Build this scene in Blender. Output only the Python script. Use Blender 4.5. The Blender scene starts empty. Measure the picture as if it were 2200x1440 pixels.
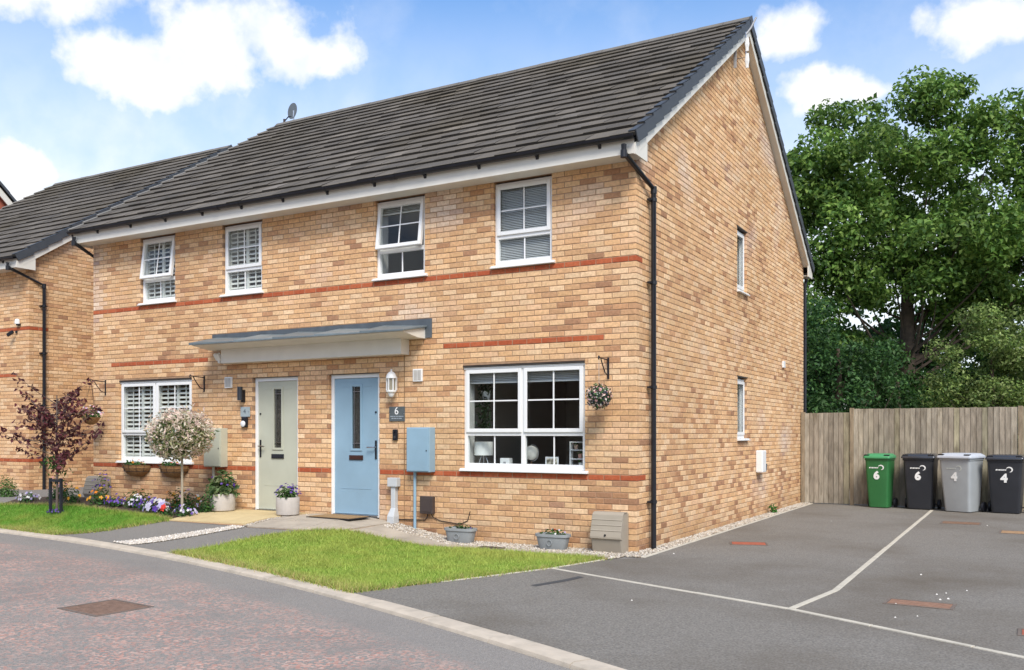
import bpy, bmesh, math, random
import numpy as np
from mathutils import Vector, Matrix, noise

R = random.Random(11)
NR = np.random.default_rng(5)
rad = math.radians
scene = bpy.context.scene
COL = scene.collection

# ------------------------------------------------------------------ camera
VIEW = math.atan2(.494, .8695)
CAM = Vector((4.30, -10.73, 1.50))
cd = bpy.data.cameras.new('camera')
cam = bpy.data.objects.new('camera', cd); COL.objects.link(cam)
cam.location = CAM; cam.rotation_euler = (math.pi / 2, 0, VIEW)
cd.sensor_width = 36; cd.lens = 36 * 1958 / 2200; cd.shift_y = 212 / 2200
cd.clip_start = .05; cd.clip_end = 600
scene.camera = cam

# ------------------------------------------------------------------ world, sun, exposure
SUN_DIR = Vector((.66, -.75, 0)).normalized()
SUN_EL = rad(47)
world = bpy.data.worlds.new('World'); scene.world = world; world.use_nodes = True


def build_world():
    nt = world.node_tree; N = nt.nodes; L = nt.links; N.clear()
    out = N.new('ShaderNodeOutputWorld'); bg = N.new('ShaderNodeBackground'); bg.inputs[1].default_value = .12
    sky = N.new('ShaderNodeTexSky'); sky.sky_type = 'NISHITA'; sky.sun_disc = False
    sky.sun_elevation = SUN_EL; sky.sun_rotation = math.atan2(SUN_DIR.x, SUN_DIR.y)
    sky.air_density = 1.0; sky.dust_density = .55; sky.ozone_density = 3.0
    tc = N.new('ShaderNodeTexCoord')

    def vm(op, a, b=None):
        n = N.new('ShaderNodeVectorMath'); n.operation = op
        for i, s in ((0, a), (1, b)):
            if s is None: continue
            if isinstance(s, (tuple, list)): n.inputs[i].default_value = s
            else: L.new(s, n.inputs[i])
        return n

    def mm(op, a, b=None, clamp=False):
        n = N.new('ShaderNodeMath'); n.operation = op; n.use_clamp = clamp
        for i, s in ((0, a), (1, b)):
            if s is None: continue
            if isinstance(s, (int, float)): n.inputs[i].default_value = s
            else: L.new(s, n.inputs[i])
        return n.outputs[0]

    d = vm('NORMALIZE', tc.outputs['Generated']).outputs[0]
    sep = N.new('ShaderNodeSeparateXYZ'); L.new(d, sep.inputs[0])
    nz = N.new('ShaderNodeTexNoise'); nz.inputs['Scale'].default_value = 9; nz.inputs['Detail'].default_value = 9
    nz.inputs['Roughness'].default_value = .58; L.new(d, nz.inputs['Vector'])
    nz2 = N.new('ShaderNodeTexNoise'); nz2.inputs['Scale'].default_value = 30; nz2.inputs['Detail'].default_value = 6
    L.new(d, nz2.inputs['Vector'])
    nzs = N.new('ShaderNodeTexNoise'); nzs.inputs['Scale'].default_value = 13; nzs.inputs['Detail'].default_value = 5
    L.new(vm('ADD', d, (.3, .1, .02)).outputs[0], nzs.inputs['Vector'])
    # cumulus heaps: (direction, radius)
    heaps = [((-.650, .655, .400), .070), ((-.682, .625, .392), .060), ((-.632, .682, .374), .055), ((-.755, .553, .350), .062),
             ((-.722, .590, .344), .060), ((-.690, .622, .366), .058), ((-.775, .510, .405), .075), ((-.80, .485, .392), .065),
             ((-.828, .505, .252), .045), ((-.84, .49, .235), .05), ((-.212, .897, .388), .045), ((-.186, .924, .340), .042),
             ((-.165, .924, .333), .05), ((-.13, .934, .327), .04), ((-.040, .928, .372), .055), ((0.0, .927, .37), .06), ((.02, .92, .40), .06)]
    acc = None
    for c, r in heaps:
        s = vm('SUBTRACT', d, c)
        s = vm('MULTIPLY', s.outputs[0], (1 / r, 1 / r, 1.75 / r))
        l = N.new('ShaderNodeVectorMath'); l.operation = 'LENGTH'; L.new(s.outputs[0], l.inputs[0])
        v = mm('SUBTRACT', 1.0, l.outputs['Value'])
        acc = v if acc is None else mm('MAXIMUM', acc, v)
    acc = mm('ADD', acc, mm('MULTIPLY', mm('SUBTRACT', nz.outputs[0], .5), 3.2))
    acc = mm('ADD', acc, mm('MULTIPLY', mm('SUBTRACT', nz2.outputs[0], .5), .8))
    mask1 = N.new('ShaderNodeMapRange'); mask1.interpolation_type = 'SMOOTHSTEP'
    mask1.inputs[1].default_value = -.22; mask1.inputs[2].default_value = .62; L.new(acc, mask1.inputs[0])
    # broken cloud over the rest of the sky
    den = mm('ADD', mm('MAXIMUM', sep.outputs[2], 0), .22)
    pl = N.new('ShaderNodeCombineXYZ'); L.new(mm('DIVIDE', sep.outputs[0], den), pl.inputs[0]); L.new(mm('DIVIDE', sep.outputs[1], den), pl.inputs[1])
    nz3 = N.new('ShaderNodeTexNoise'); nz3.inputs['Scale'].default_value = 1.5; nz3.inputs['Detail'].default_value = 8
    L.new(pl.outputs[0], nz3.inputs['Vector'])
    mask2 = N.new('ShaderNodeMapRange'); mask2.interpolation_type = 'SMOOTHSTEP'
    mask2.inputs[1].default_value = .46; mask2.inputs[2].default_value = .62; L.new(nz3.outputs[0], mask2.inputs[0])
    dt = vm('DOT_PRODUCT', d, (-.455, .80, .39)).outputs['Value']
    away = N.new('ShaderNodeMapRange'); away.interpolation_type = 'SMOOTHSTEP'
    away.inputs[1].default_value = .86; away.inputs[2].default_value = .62; L.new(dt, away.inputs[0])
    m2 = mm('MULTIPLY', mask2.outputs[0], away.outputs[0])
    # thin wisps everywhere
    wisp = N.new('ShaderNodeMapRange'); wisp.inputs[1].default_value = .50; wisp.inputs[2].default_value = .85; wisp.inputs[4].default_value = .24
    L.new(nz.outputs[0], wisp.inputs[0])
    low = N.new('ShaderNodeMapRange'); low.inputs[1].default_value = .43; low.inputs[2].default_value = .20; low.inputs[3].default_value = .0; low.inputs[4].default_value = .80
    L.new(sep.outputs[2], low.inputs[0])
    mask = mm('MAXIMUM', mm('MAXIMUM', mask1.outputs[0], m2), mm('ADD', wisp.outputs[0], low.outputs[0]), True)
    # cloud colour: slightly grey in the thick parts
    cr = N.new('ShaderNodeValToRGB'); L.new(mm('ADD', mm('MULTIPLY', nz2.outputs[0], .5), mm('MULTIPLY', nzs.outputs[0], .5)), cr.inputs[0])
    cr.color_ramp.elements[0].position = .38; cr.color_ramp.elements[0].color = (.80, .86, .95, 1)
    cr.color_ramp.elements[1].position = .56; cr.color_ramp.elements[1].color = (1, 1, 1, 1)
    cs = vm('SCALE', cr.outputs[0]); cs.inputs['Scale'].default_value = 4.6
    mix = N.new('ShaderNodeMix'); mix.data_type = 'RGBA'
    hs = N.new('ShaderNodeHueSaturation'); hs.inputs['Saturation'].default_value = 1.1; L.new(sky.outputs[0], hs.inputs['Color'])
    L.new(mask, mix.inputs[0]); L.new(hs.outputs[0], mix.inputs[6]); L.new(cs.outputs[0], mix.inputs[7])
    L.new(mix.outputs[2], bg.inputs[0]); L.new(bg.outputs[0], out.inputs[0])


build_world()
sl = bpy.data.lights.new('sun', 'SUN'); sun = bpy.data.objects.new('sun', sl); COL.objects.link(sun)
sl.energy = 2.0; sl.angle = rad(24); sl.color = (1, .95, .87)
sv = Vector((SUN_DIR.x * math.cos(SUN_EL), SUN_DIR.y * math.cos(SUN_EL), math.sin(SUN_EL)))
sun.rotation_euler = sv.to_track_quat('Z', 'Y').to_euler()
sun.location = (10, -14, 20)
scene.view_settings.view_transform = 'Standard'; scene.view_settings.look = 'None'
scene.view_settings.exposure = 1.05; scene.view_settings.gamma = 1
scene.render.engine = 'CYCLES'
scene.cycles.use_denoising = True
scene.cycles.max_bounces = 7; scene.cycles.transparent_max_bounces = 12
scene.cycles.sample_clamp_indirect = 4


# ------------------------------------------------------------------ terrain functions
def ss(t):
    t = max(0., min(1., t)); return t * t * (3 - 2 * t)


def yk(x):            # house side edge of the kerb
    if x < -10: return yk(-10) - .069 * (x + 10)
    if x > 2.5: return yk(2.5) - .469 * (x - 2.5)
    return -.01598 * x * x - .3888 * x - 4.4738


def hb(x):
    u = -x; return .25 * ss((u - 2.3) / 2.1) + .07 * ss((u - 7.5) / 3)


def zg(x, y):
    if y > -.7: return hb(x)
    k = yk(x); return hb(x) * ss((y - k) / (-.7 - k))


# ------------------------------------------------------------------ materials
MATS = {}


def mat(name, col, rough=.7, var=.12, scale=6., bump=0., bscale=60., metal=0., spec=.4, attr=False, col2=None, detail=4, coord='pos', trans=0., stain=None, stretch=None):
    if name in MATS: return MATS[name]
    m = bpy.data.materials.new(name); m.use_nodes = True
    nt = m.node_tree; N = nt.nodes; L = nt.links
    b = N['Principled BSDF']; b.inputs['Roughness'].default_value = rough; b.inputs['Metallic'].default_value = metal
    b.inputs['Specular IOR Level'].default_value = spec
    if coord == 'pos':
        g = N.new('ShaderNodeNewGeometry'); vec = g.outputs['Position']
    else:
        g = N.new('ShaderNodeTexCoord'); vec = g.outputs['Object']
    if stretch:
        sv_ = N.new('ShaderNodeVectorMath'); sv_.operation = 'MULTIPLY'; sv_.inputs[1].default_value = stretch; L.new(vec, sv_.inputs[0]); vec = sv_.outputs[0]
    nz = N.new('ShaderNodeTexNoise'); nz.inputs['Scale'].default_value = scale; nz.inputs['Detail'].default_value = detail
    L.new(vec, nz.inputs['Vector'])
    if attr:
        a = N.new('ShaderNodeAttribute'); a.attribute_name = 'Col'; base = a.outputs['Color']
    else:
        rgb = N.new('ShaderNodeRGB'); rgb.outputs[0].default_value = (*col, 1); base = rgb.outputs[0]
    if col2 is not None:
        mx = N.new('ShaderNodeMix'); mx.data_type = 'RGBA'
        mr = N.new('ShaderNodeMapRange'); mr.inputs[1].default_value = .38; mr.inputs[2].default_value = .62; L.new(nz.outputs[0], mr.inputs[0])
        L.new(mr.outputs[0], mx.inputs[0]); L.new(base, mx.inputs[6]); mx.inputs[7].default_value = (*col2, 1); base = mx.outputs[2]
    mr = N.new('ShaderNodeMapRange'); mr.inputs[1].default_value = .25; mr.inputs[2].default_value = .75
    mr.inputs[3].default_value = 1 - var; mr.inputs[4].default_value = 1 + var; L.new(nz.outputs[0], mr.inputs[0])
    ml = N.new('ShaderNodeVectorMath'); ml.operation = 'SCALE'; L.new(base, ml.inputs[0]); L.new(mr.outputs[0], ml.inputs['Scale'])
    outc = ml.outputs[0]
    if stain:
        c, sc, lo, hi, amt = stain
        n2 = N.new('ShaderNodeTexNoise'); n2.inputs['Scale'].default_value = sc; n2.inputs['Detail'].default_value = 7; n2.inputs['Roughness'].default_value = .62
        L.new(vec, n2.inputs['Vector'])
        r2 = N.new('ShaderNodeMapRange'); r2.inputs[1].default_value = lo; r2.inputs[2].default_value = hi; r2.inputs[4].default_value = amt; L.new(n2.outputs[0], r2.inputs[0])
        mx = N.new('ShaderNodeMix'); mx.data_type = 'RGBA'; L.new(r2.outputs[0], mx.inputs[0]); L.new(outc, mx.inputs[6]); mx.inputs[7].default_value = (*c, 1); outc = mx.outputs[2]
    L.new(outc, b.inputs['Base Color'])
    if bump:
        n3 = N.new('ShaderNodeTexNoise'); n3.inputs['Scale'].default_value = bscale; n3.inputs['Detail'].default_value = 3; L.new(vec, n3.inputs['Vector'])
        bp = N.new('ShaderNodeBump'); bp.inputs['Strength'].default_value = bump; bp.inputs['Distance'].default_value = .01
        L.new(n3.outputs[0], bp.inputs['Height']); L.new(bp.outputs[0], b.inputs['Normal'])
    if trans:
        t = N.new('ShaderNodeBsdfTranslucent'); L.new(outc, t.inputs[0]); ms = N.new('ShaderNodeMixShader'); ms.inputs[0].default_value = trans
        L.new(b.outputs[0], ms.inputs[1]); L.new(t.outputs[0], ms.inputs[2]); L.new(ms.outputs[0], N['Material Output'].inputs[0])
    MATS[name] = m
    return m


def glass_mat():
    m = bpy.data.materials.new('window glass'); m.use_nodes = True; nt = m.node_tree; N = nt.nodes; L = nt.links; N.clear()
    o = N.new('ShaderNodeOutputMaterial'); t = N.new('ShaderNodeBsdfTransparent'); t.inputs[0].default_value = (.95, .97, .97, 1)
    g = N.new('ShaderNodeBsdfGlossy'); g.inputs['Roughness'].default_value = .015
    f = N.new('ShaderNodeFresnel'); f.inputs[0].default_value = 1.55
    nz = N.new('ShaderNodeTexNoise'); nz.inputs['Scale'].default_value = 1.3; bp = N.new('ShaderNodeBump'); bp.inputs['Strength'].default_value = .04
    gg = N.new('ShaderNodeNewGeometry'); L.new(gg.outputs['Position'], nz.inputs['Vector']); L.new(nz.outputs[0], bp.inputs['Height']); L.new(bp.outputs[0], g.inputs['Normal'])
    mu = N.new('ShaderNodeMath'); mu.operation = 'MULTIPLY'; mu.use_clamp = True; L.new(f.outputs[0], mu.inputs[0])
    bf = N.new('ShaderNodeMath'); bf.operation = 'SUBTRACT'; bf.inputs[0].default_value = 1; L.new(gg.outputs['Backfacing'], bf.inputs[1]); L.new(bf.outputs[0], mu.inputs[1])
    x = N.new('ShaderNodeMixShader'); L.new(mu.outputs[0], x.inputs[0]); L.new(t.outputs[0], x.inputs[1]); L.new(g.outputs[0], x.inputs[2]); L.new(x.outputs[0], o.inputs[0])
    return m


GLASS = glass_mat()
BRICK = mat('buff brick', None, .88, .2, 26, .5, 120, attr=True, spec=.15, stain=((.42, .24, .13), 7.5, .52, .80, .45))
MORTAR = mat('mortar', (.37, .235, .15), .95, .2, 12, .4, 200, spec=.1)
WHITE = mat('white upvc', (.80, .80, .79), .32, .02, 3, spec=.5)
SHUT = mat('shutter white', (.66, .65, .61), .5, .03)
TRIMW = mat('white trim board', (.70, .67, .60), .45, .05, 4)
BLACKP = mat('black plastic', (.012, .013, .018), .38, .2, 10)
TILE = mat('concrete roof tile', None, .9, .22, 2.2, .5, 90, attr=True, spec=.2, stain=((.045, .04, .032), 1.1, .5, .75, .55))
VERGE = mat('dry verge plastic', (.055, .062, .072), .55, .12, 8)
VERGEL = mat('pale verge mortar', (.34, .33, .31), .9, .12, 8)
RIDGE = mat('ridge tile concrete', (.15, .138, .122), .9, .2, 4, .3)
LEAD = mat('lead sheet', (.085, .10, .115), .5, .22, 5, .25, 14)
LEADB = mat('lead roll edge', (.17, .205, .22), .5, .18, 7, .2, 14)
LEADC = mat('lead roll edge darker', (.13, .16, .175), .5, .18, 7, .2, 14)
PLASTER = mat('interior plaster', (.55, .54, .52), .9, .03, 2)
ROOMW = mat('room wall paint', (.44, .41, .37), .9, .03, 2)
FLOORI = mat('room floor', (.20, .13, .08), .6, .1, 4)
ASPH = mat('driveway tarmac', (.205, .190, .168), .93, .42, 62, .8, 140, spec=.2, detail=9, stain=((.115, .094, .070), .42, .45, .72, .7))
PATHT = mat('path tarmac', (.215, .20, .182), .93, .3, 80, .5, 260, spec=.2, detail=6)
CONC = mat('kerb concrete', (.50, .43, .345), .9, .14, 5, .3, 120, stain=((.27, .245, .20), 3, .5, .72, .6))
EDGC = mat('pin kerb concrete', (.50, .46, .38), .9, .14, 6, .3, 120)
SLABG = mat('grey paving', (.41, .355, .285), .9, .12, 4, .25, 120, stain=((.22, .19, .155), 1.6, .5, .7, .6))
SLABY = mat('buff paving', (.56, .44, .24), .9, .10, 3, .25, 120, stain=((.36, .27, .15), 2, .52, .72, .5))
GRAVEL = mat('pale gravel', None, .85, .15, 30, attr=True)
GRBASE = mat('gravel bed', (.36, .31, .25), .95, .3, 40, .6, 90)
SOIL = mat('soil', (.06, .042, .03), .95, .3, 20, .7, 60)
TURF = mat('turf base', (.21, .26, .05), .95, .3, 8, .4, 90)
GRASS = mat('grass blade', None, .7, .12, 3, attr=True, trans=.3)
LEAF = mat('leaf', None, .55, .1, 6, attr=True, trans=.4, spec=.35)
PETAL = mat('petal', None, .6, .06, 20, attr=True, trans=.2)
BARK = mat('bark', (.085, .062, .045), .95, .35, 9, .8, 40)
STEMG = mat('pale stem', (.36, .31, .23), .85, .15, 20, .3, 60)
WOOD = mat('weathered timber', None, .9, .32, 5, .4, 30, attr=True, spec=.15, stain=((.13, .105, .07), 2.4, .56, .72, .75), stretch=(4, 4, .8))
BLUE = mat('blue door paint', (.255, .385, .485), .40, .07, 2.5, stain=((.22, .31, .37), 1.7, .55, .8, .35))
SAGE = mat('sage door paint', (.475, .485, .395), .40, .07, 2.5, stain=((.36, .36, .29), 1.7, .55, .8, .35))
METAL = mat('brushed metal', (.55, .55, .56), .3, .05, 10, metal=1.)
STONEP = mat('stone planter', (.46, .42, .38), .9, .08, 14, .25, 80)
GREYP = mat('grey planter', (.27, .285, .29), .7, .06, 8)
GASB = mat('gas box plastic', (.33, .285, .225), .65, .06, 5)
BROWNB = mat('brown plastic', (.06, .045, .042), .45, .1, 8)
SLATE = mat('slate plaque', (.09, .105, .11), .5, .15, 20)
COIR = mat('coir liner', (.34, .18, .075), .95, .35, 50, .6, 90)
RUST = mat('rusty iron', (.20, .125, .09), .85, .25, 18, .5, 60)
REDIRON = mat('red cover', (.36, .10, .055), .85, .2, 18, .4, 60)
OPAL = mat('pale lens', (.75, .77, .8), .25, .02, 3)


# ------------------------------------------------------------------ mesh builder
class MB:
    def __init__(s): s.v = []; s.f = []; s.m = []; s.c = []

    def add(s, vs, fs, mi=0, col=None):
        o = len(s.v); s.v += [tuple(p) for p in vs]
        for f in fs: s.f.append(tuple(i + o for i in f)); s.m.append(mi); s.c.append(col)
        return s

    def box(s, x0, x1, y0, y1, z0, z1, mi=0, col=None, P=None):
        p = [(x0, y0, z0), (x1, y0, z0), (x1, y1, z0), (x0, y1, z0), (x0, y0, z1), (x1, y0, z1), (x1, y1, z1), (x0, y1, z1)]
        if P: p = [P(*q) for q in p]
        return s.add(p, [(0, 3, 2, 1), (4, 5, 6, 7), (0, 1, 5, 4), (1, 2, 6, 5), (2, 3, 7, 6), (3, 0, 4, 7)], mi, col)

    def prism(s, poly, lo, hi, fn, mi=0, col=None):
        n = len(poly); vs = [fn(a, b, lo) for a, b in poly] + [fn(a, b, hi) for a, b in poly]
        fs = [tuple(range(n))[::-1], tuple(range(n, 2 * n))] + [(i, (i + 1) % n, n + (i + 1) % n, n + i) for i in range(n)]
        return s.add(vs, fs, mi, col)

    def tube(s, pts, r, seg=8, mi=0, col=None, caps=True):
        pts = [Vector(p) for p in pts]; n = len(pts)
        rs = r if isinstance(r, (list, tuple)) else [r] * n
        vs = []; up = None
        for i, p in enumerate(pts):
            t = (pts[min(i + 1, n - 1)] - pts[max(i - 1, 0)]).normalized()
            if up is None: up = t.orthogonal().normalized()
            a = (up - t * up.dot(t)); a = a.normalized() if a.length > 1e-6 else t.orthogonal().normalized(); up = a
            b = t.cross(a)
            for k in range(seg):
                an = 2 * math.pi * k / seg; vs.append(p + (a * math.cos(an) + b * math.sin(an)) * rs[i])
        fs = []
        for i in range(n - 1):
            for k in range(seg):
                k2 = (k + 1) % seg; fs.append((i * seg + k, i * seg + k2, (i + 1) * seg + k2, (i + 1) * seg + k))
        if caps: fs += [tuple(range(seg))[::-1], tuple(range((n - 1) * seg, n * seg))]
        return s.add(vs, fs, mi, col)

    def lathe(s, prof, seg=16, c=(0, 0, 0), mi=0, col=None, sx=1, sy=1):
        vs = []
        for r, z in prof:
            for k in range(seg):
                an = 2 * math.pi * k / seg; vs.append((c[0] + r * sx * math.cos(an), c[1] + r * sy * math.sin(an), c[2] + z))
        n = len(prof); fs = []
        for i in range(n - 1):
            for k in range(seg):
                k2 = (k + 1) % seg; fs.append((i * seg + k, i * seg + k2, (i + 1) * seg + k2, (i + 1) * seg + k))
        fs += [tuple(range(seg))[::-1], tuple(range((n - 1) * seg, n * seg))]
        return s.add(vs, fs, mi, col)

    def loft(s, rings, mi=0, col=None):
        n = len(rings[0]); vs = [p for r in rings for p in r]; fs = []
        for i in range(len(rings) - 1):
            for k in range(n):
                k2 = (k + 1) % n; fs.append((i * n + k, i * n + k2, (i + 1) * n + k2, (i + 1) * n + k))
        fs += [tuple(range(n))[::-1], tuple(range((len(rings) - 1) * n, len(rings) * n))]
        return s.add(vs, fs, mi, col)

    def mesh(s, name, mats, bevel=0., smooth=False):
        me = bpy.data.meshes.new(name); me.from_pydata(s.v, [], s.f)
        for m in (mats if isinstance(mats, (list, tuple)) else [mats]): me.materials.append(m)
        if any(s.m): me.polygons.foreach_set('material_index', s.m)
        if any(c is not None for c in s.c):
            a = me.attributes.new('Col', 'FLOAT_COLOR', 'FACE'); arr = np.ones((len(s.f), 4), np.float32)
            arr[:, :3] = np.array([c if c is not None else (.5, .5, .5) for c in s.c], np.float32); a.data.foreach_set('color', arr.ravel())
        if bevel:
            bm = bmesh.new(); bm.from_mesh(me); bmesh.ops.recalc_face_normals(bm, faces=bm.faces)
            es = [e for e in bm.edges if len(e.link_faces) == 2 and e.calc_face_angle(0) > .6]
            bmesh.ops.bevel(bm, geom=es, offset=bevel, segments=2, profile=.6, affect='EDGES', clamp_overlap=True)
            bm.to_mesh(me); bm.free()
        if smooth:
            me.polygons.foreach_set('use_smooth', [True] * len(me.polygons))
            if smooth != 'all': me.set_sharp_from_angle(angle=rad(40))
        me.update(); return me

    def build(s, name, mats, parent=None, bevel=0., smooth=False, loc=None):
        return link(name, s.mesh(name, mats, bevel, smooth), parent, loc)


def link(name, me, parent=None, loc=None):
    o = bpy.data.objects.new(name, me); COL.objects.link(o)
    if parent is not None: o.parent = parent
    if loc is not None: o.location = loc
    return o


def tag(o, label=None, cat=None, group=None, kind=None):
    if label: o['label'] = label
    if cat: o['category'] = cat
    if group: o['group'] = group
    if kind: o['kind'] = kind
    return o


def thing(name, label, cat, loc=(0, 0, 0), rz=0, group=None):
    o = bpy.data.objects.new(name, None); COL.objects.link(o); o.location = loc; o.rotation_euler = (0, 0, rz)
    o.empty_display_size = .1
    return tag(o, label, cat, group)


def text_mesh(txt, size, matl, ext=.002, bold=0.):
    c = bpy.data.curves.new('lettering', 'FONT'); c.body = txt; c.size = size; c.extrude = ext; c.align_x = 'CENTER'; c.align_y = 'CENTER'; c.offset = bold
    o = bpy.data.objects.new('lettering', c); COL.objects.link(o); bpy.context.view_layer.update()
    me = bpy.data.meshes.new_from_object(o.evaluated_get(bpy.context.evaluated_depsgraph_get()))
    bpy.data.objects.remove(o); me.materials.clear(); me.materials.append(matl); return me


def FR(a, n, z): return (-a, -n, z)     # front wall: a runs left from the corner, n outward
def GB(a, n, z): return (n, a, z)       # gable wall: a runs back from the corner


def tri_drape(poly, off, cell=.4, name='m'):
    bm = bmesh.new(); vs = [bm.verts.new((x, y, 0)) for x, y in poly]; f = bm.faces.new(vs)
    bmesh.ops.triangulate(bm, faces=[f])
    xs = [p[0] for p in poly]; ys = [p[1] for p in poly]
    for ax, lo, hi in ((0, min(xs), max(xs)), (1, min(ys), max(ys))):
        t = lo + cell
        while t < hi:
            co = [0, 0, 0]; no = [0, 0, 0]; co[ax] = t; no[ax] = 1
            bmesh.ops.bisect_plane(bm, geom=bm.verts[:] + bm.edges[:] + bm.faces[:], plane_co=co, plane_no=no); t += cell
    for v in bm.verts: v.co.z = zg(v.co.x, v.co.y) + off
    bmesh.ops.recalc_face_normals(bm, faces=bm.faces)
    if bm.faces and sum(f.normal.z for f in bm.faces) < 0: bmesh.ops.reverse_faces(bm, faces=bm.faces)
    me = bpy.data.meshes.new(name); bm.to_mesh(me); bm.free(); return me


def drape(name, poly, off, matl, cell=.4, parent=None):
    me = tri_drape(poly, off, cell, name); me.materials.append(matl); o = link(name, me, parent)
    if parent is None: o['kind'] = 'structure'
    return o


def inside(x, y, poly):
    c = False; n = len(poly); j = n - 1
    for i in range(n):
        xi, yi = poly[i]; xj, yj = poly[j]
        if (yi > y) != (yj > y) and x < (xj - xi) * (y - yi) / (yj - yi) + xi: c = not c
        j = i
    return c


def scatter(poly, n):
    xs = [p[0] for p in poly]; ys = [p[1] for p in poly]; out = []; k = 0
    while len(out) < n and k < n * 30:
        k += 1; x = R.uniform(min(xs), max(xs)); y = R.uniform(min(ys), max(ys))
        if inside(x, y, poly): out.append((x, y))
    return out


def np_mesh(name, V, F, mats, C=None):
    """V (n,3), F (m,k) arrays, C (m,3) face colours."""
    me = bpy.data.meshes.new(name); m, k = F.shape
    me.vertices.add(len(V)); me.vertices.foreach_set('co', V.astype(np.float32).ravel())
    me.loops.add(m * k); me.loops.foreach_set('vertex_index', F.astype(np.int32).ravel())
    me.polygons.add(m); me.polygons.foreach_set('loop_start', np.arange(0, m * k, k, dtype=np.int32))
    me.update(calc_edges=True)
    if C is not None:
        a = me.attributes.new('Col', 'FLOAT_COLOR', 'FACE'); arr = np.ones((m, 4), np.float32); arr[:, :3] = C; a.data.foreach_set('color', arr.ravel())
    me.materials.append(mats); return me


def rand_frames(n, bias=None, amt=.0):
    a = NR.normal(size=(n, 3))
    if bias is not None: a = a * (1 - amt) + bias * amt * 1.7
    a /= np.linalg.norm(a, axis=1, keepdims=True) + 1e-9
    b = np.cross(a, NR.normal(size=(n, 3))); b /= np.linalg.norm(b, axis=1, keepdims=True) + 1e-9
    return a, b, np.cross(a, b)


def leaf_mesh(name, C, size, cols, matl, aspect=.5, bias=None, amt=0., fold=.18, droop=0.):
    """C (n,3) centres: one folded leaf (two quads' worth of triangles) each."""
    n = len(C); nrm, t, b = rand_frames(n, bias, amt)
    if droop: t = t + np.array([0, 0, -droop]); t /= np.linalg.norm(t, axis=1, keepdims=True)
    s = (size if np.ndim(size) else np.full(n, size)) * NR.uniform(.7, 1.3, n); s = s[:, None]
    p0 = C - t * s * .5; p2 = C + t * s * .5
    p1 = C + b * s * aspect * .5 + nrm * s * fold + t * s * .06; p3 = C - b * s * aspect * .5 + nrm * s * fold + t * s * .06
    V = np.stack([p0, p1, p2, p3], 1).reshape(-1, 3); i = np.arange(n)[:, None] * 4
    F = np.concatenate([i + np.array([[0, 1, 2]]), i + np.array([[0, 2, 3]])], 1).reshape(-1, 3)
    return np_mesh(name, V, F, matl, np.repeat(cols, 2, 0))


# ------------------------------------------------------------------ the house builder
PAL = [((.71, .465, .26), 5), ((.675, .42, .225), 5), ((.75, .52, .315), 4), ((.645, .39, .20), 4), ((.605, .36, .19), 3), ((.70, .45, .265), 3)]
DARK = [(.50, .275, .145), (.45, .24, .128), (.54, .305, .165), (.56, .325, .175), (.39, .21, .12)]
RED = [(.43, .105, .045), (.40, .095, .042), (.46, .125, .055)]
PALL = [c for c, w in PAL for _ in range(w)]


def brick_colour(a, z, seed, dens=1.):
    n = noise.noise(Vector((a * .55 + seed * 7.3, z * .9, seed * 3.1))) + .5 * noise.noise(Vector((a * 1.7, z * 2.6, seed * 9.7)))
    p = .06 + .26 * max(0, n) * 1.6
    if z < .95: p += .10
    c = R.choice(DARK) if R.random() < p * dens else R.choice(PALL)
    j = R.uniform(.92, 1.09) * (1 + .13 * noise.noise(Vector((a * .42, z * .5, seed * 5.7))))
    if z < .42: j *= .80 + .45 * z + R.uniform(-.05, .05)           # rain splash dirt on the lowest courses
    e = max(0, noise.noise(Vector((a * .9 + 31, z * 1.1, seed * 2.9))) - .32) * .8   # lime bloom
    return tuple(min(1, q * j * (1 - e) + .72 * e) for q in c)


def brick_geo(a0, a1, z0, z1, P, n=0., dep=.1025, c=.004):
    v = [P(a0, n - dep, z0), P(a1, n - dep, z0), P(a1, n - dep, z1), P(a0, n - dep, z1),
         P(a0, n - c, z0), P(a1, n - c, z0), P(a1, n - c, z1), P(a0, n - c, z1),
         P(a0 + c, n, z0 + c), P(a1 - c, n, z0 + c), P(a1 - c, n, z1 - c), P(a0 + c, n, z1 - c)]
    f = [(8, 9, 10, 11)]
    for i in range(4):
        k = (i + 1) % 4; f += [(i, k, 4 + k, 4 + i), (4 + i, 4 + k, 8 + k, 8 + i)]
    return v, f


def lay_bricks(P, length, ncourse, openings, parity, bands, seed, top=None, far_end_parity=None):
    """list of (a0,a1,z0,z1,colour). bands: {course: (a_lo,a_hi)}. top: fn(a)->max z (gable)."""
    out = []; J = .010
    for k in range(ncourse):
        z0 = k * .075 + .0055; z1 = z0 + .064
        start = 0. if (k % 2) == parity else .1125
        a = start; spans = []
        while a < length - .02:
            spans.append((a, min(a + .214, length))); a += .225
        bnd = bands.get(k)
        for (s, e) in spans:
            pieces = [(s, e)]
            for (o0, o1, q0, q1) in openings:
                if z1 > q0 + .03 and z0 < q1 - .01:
                    nw = []
                    for (p, q) in pieces:
                        if q <= o0 or p >= o1: nw.append((p, q)); continue
                        if p < o0: nw.append((p, o0))
                        if q > o1: nw.append((o1, q))
                    pieces = nw
            for (p, q) in pieces:
                if q - p < .022: continue
                cl = R.choice(RED) if bnd and p >= bnd[0] - .02 and q <= bnd[1] + .02 else brick_colour(p, z0, seed)
                if top is not None and max(z1 - top(p), z1 - top(q)) > 0:
                    m = 5
                    for i in range(m):
                        x0 = p + (q - p) * i / m; x1 = p + (q - p) * (i + 1) / m
                        if z1 < min(top(x0), top(x1)) + .03: out.append((x0, x1, z0, z1, cl))
                    continue
                out.append((p, q, z0, z1, cl))
    return out


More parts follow.
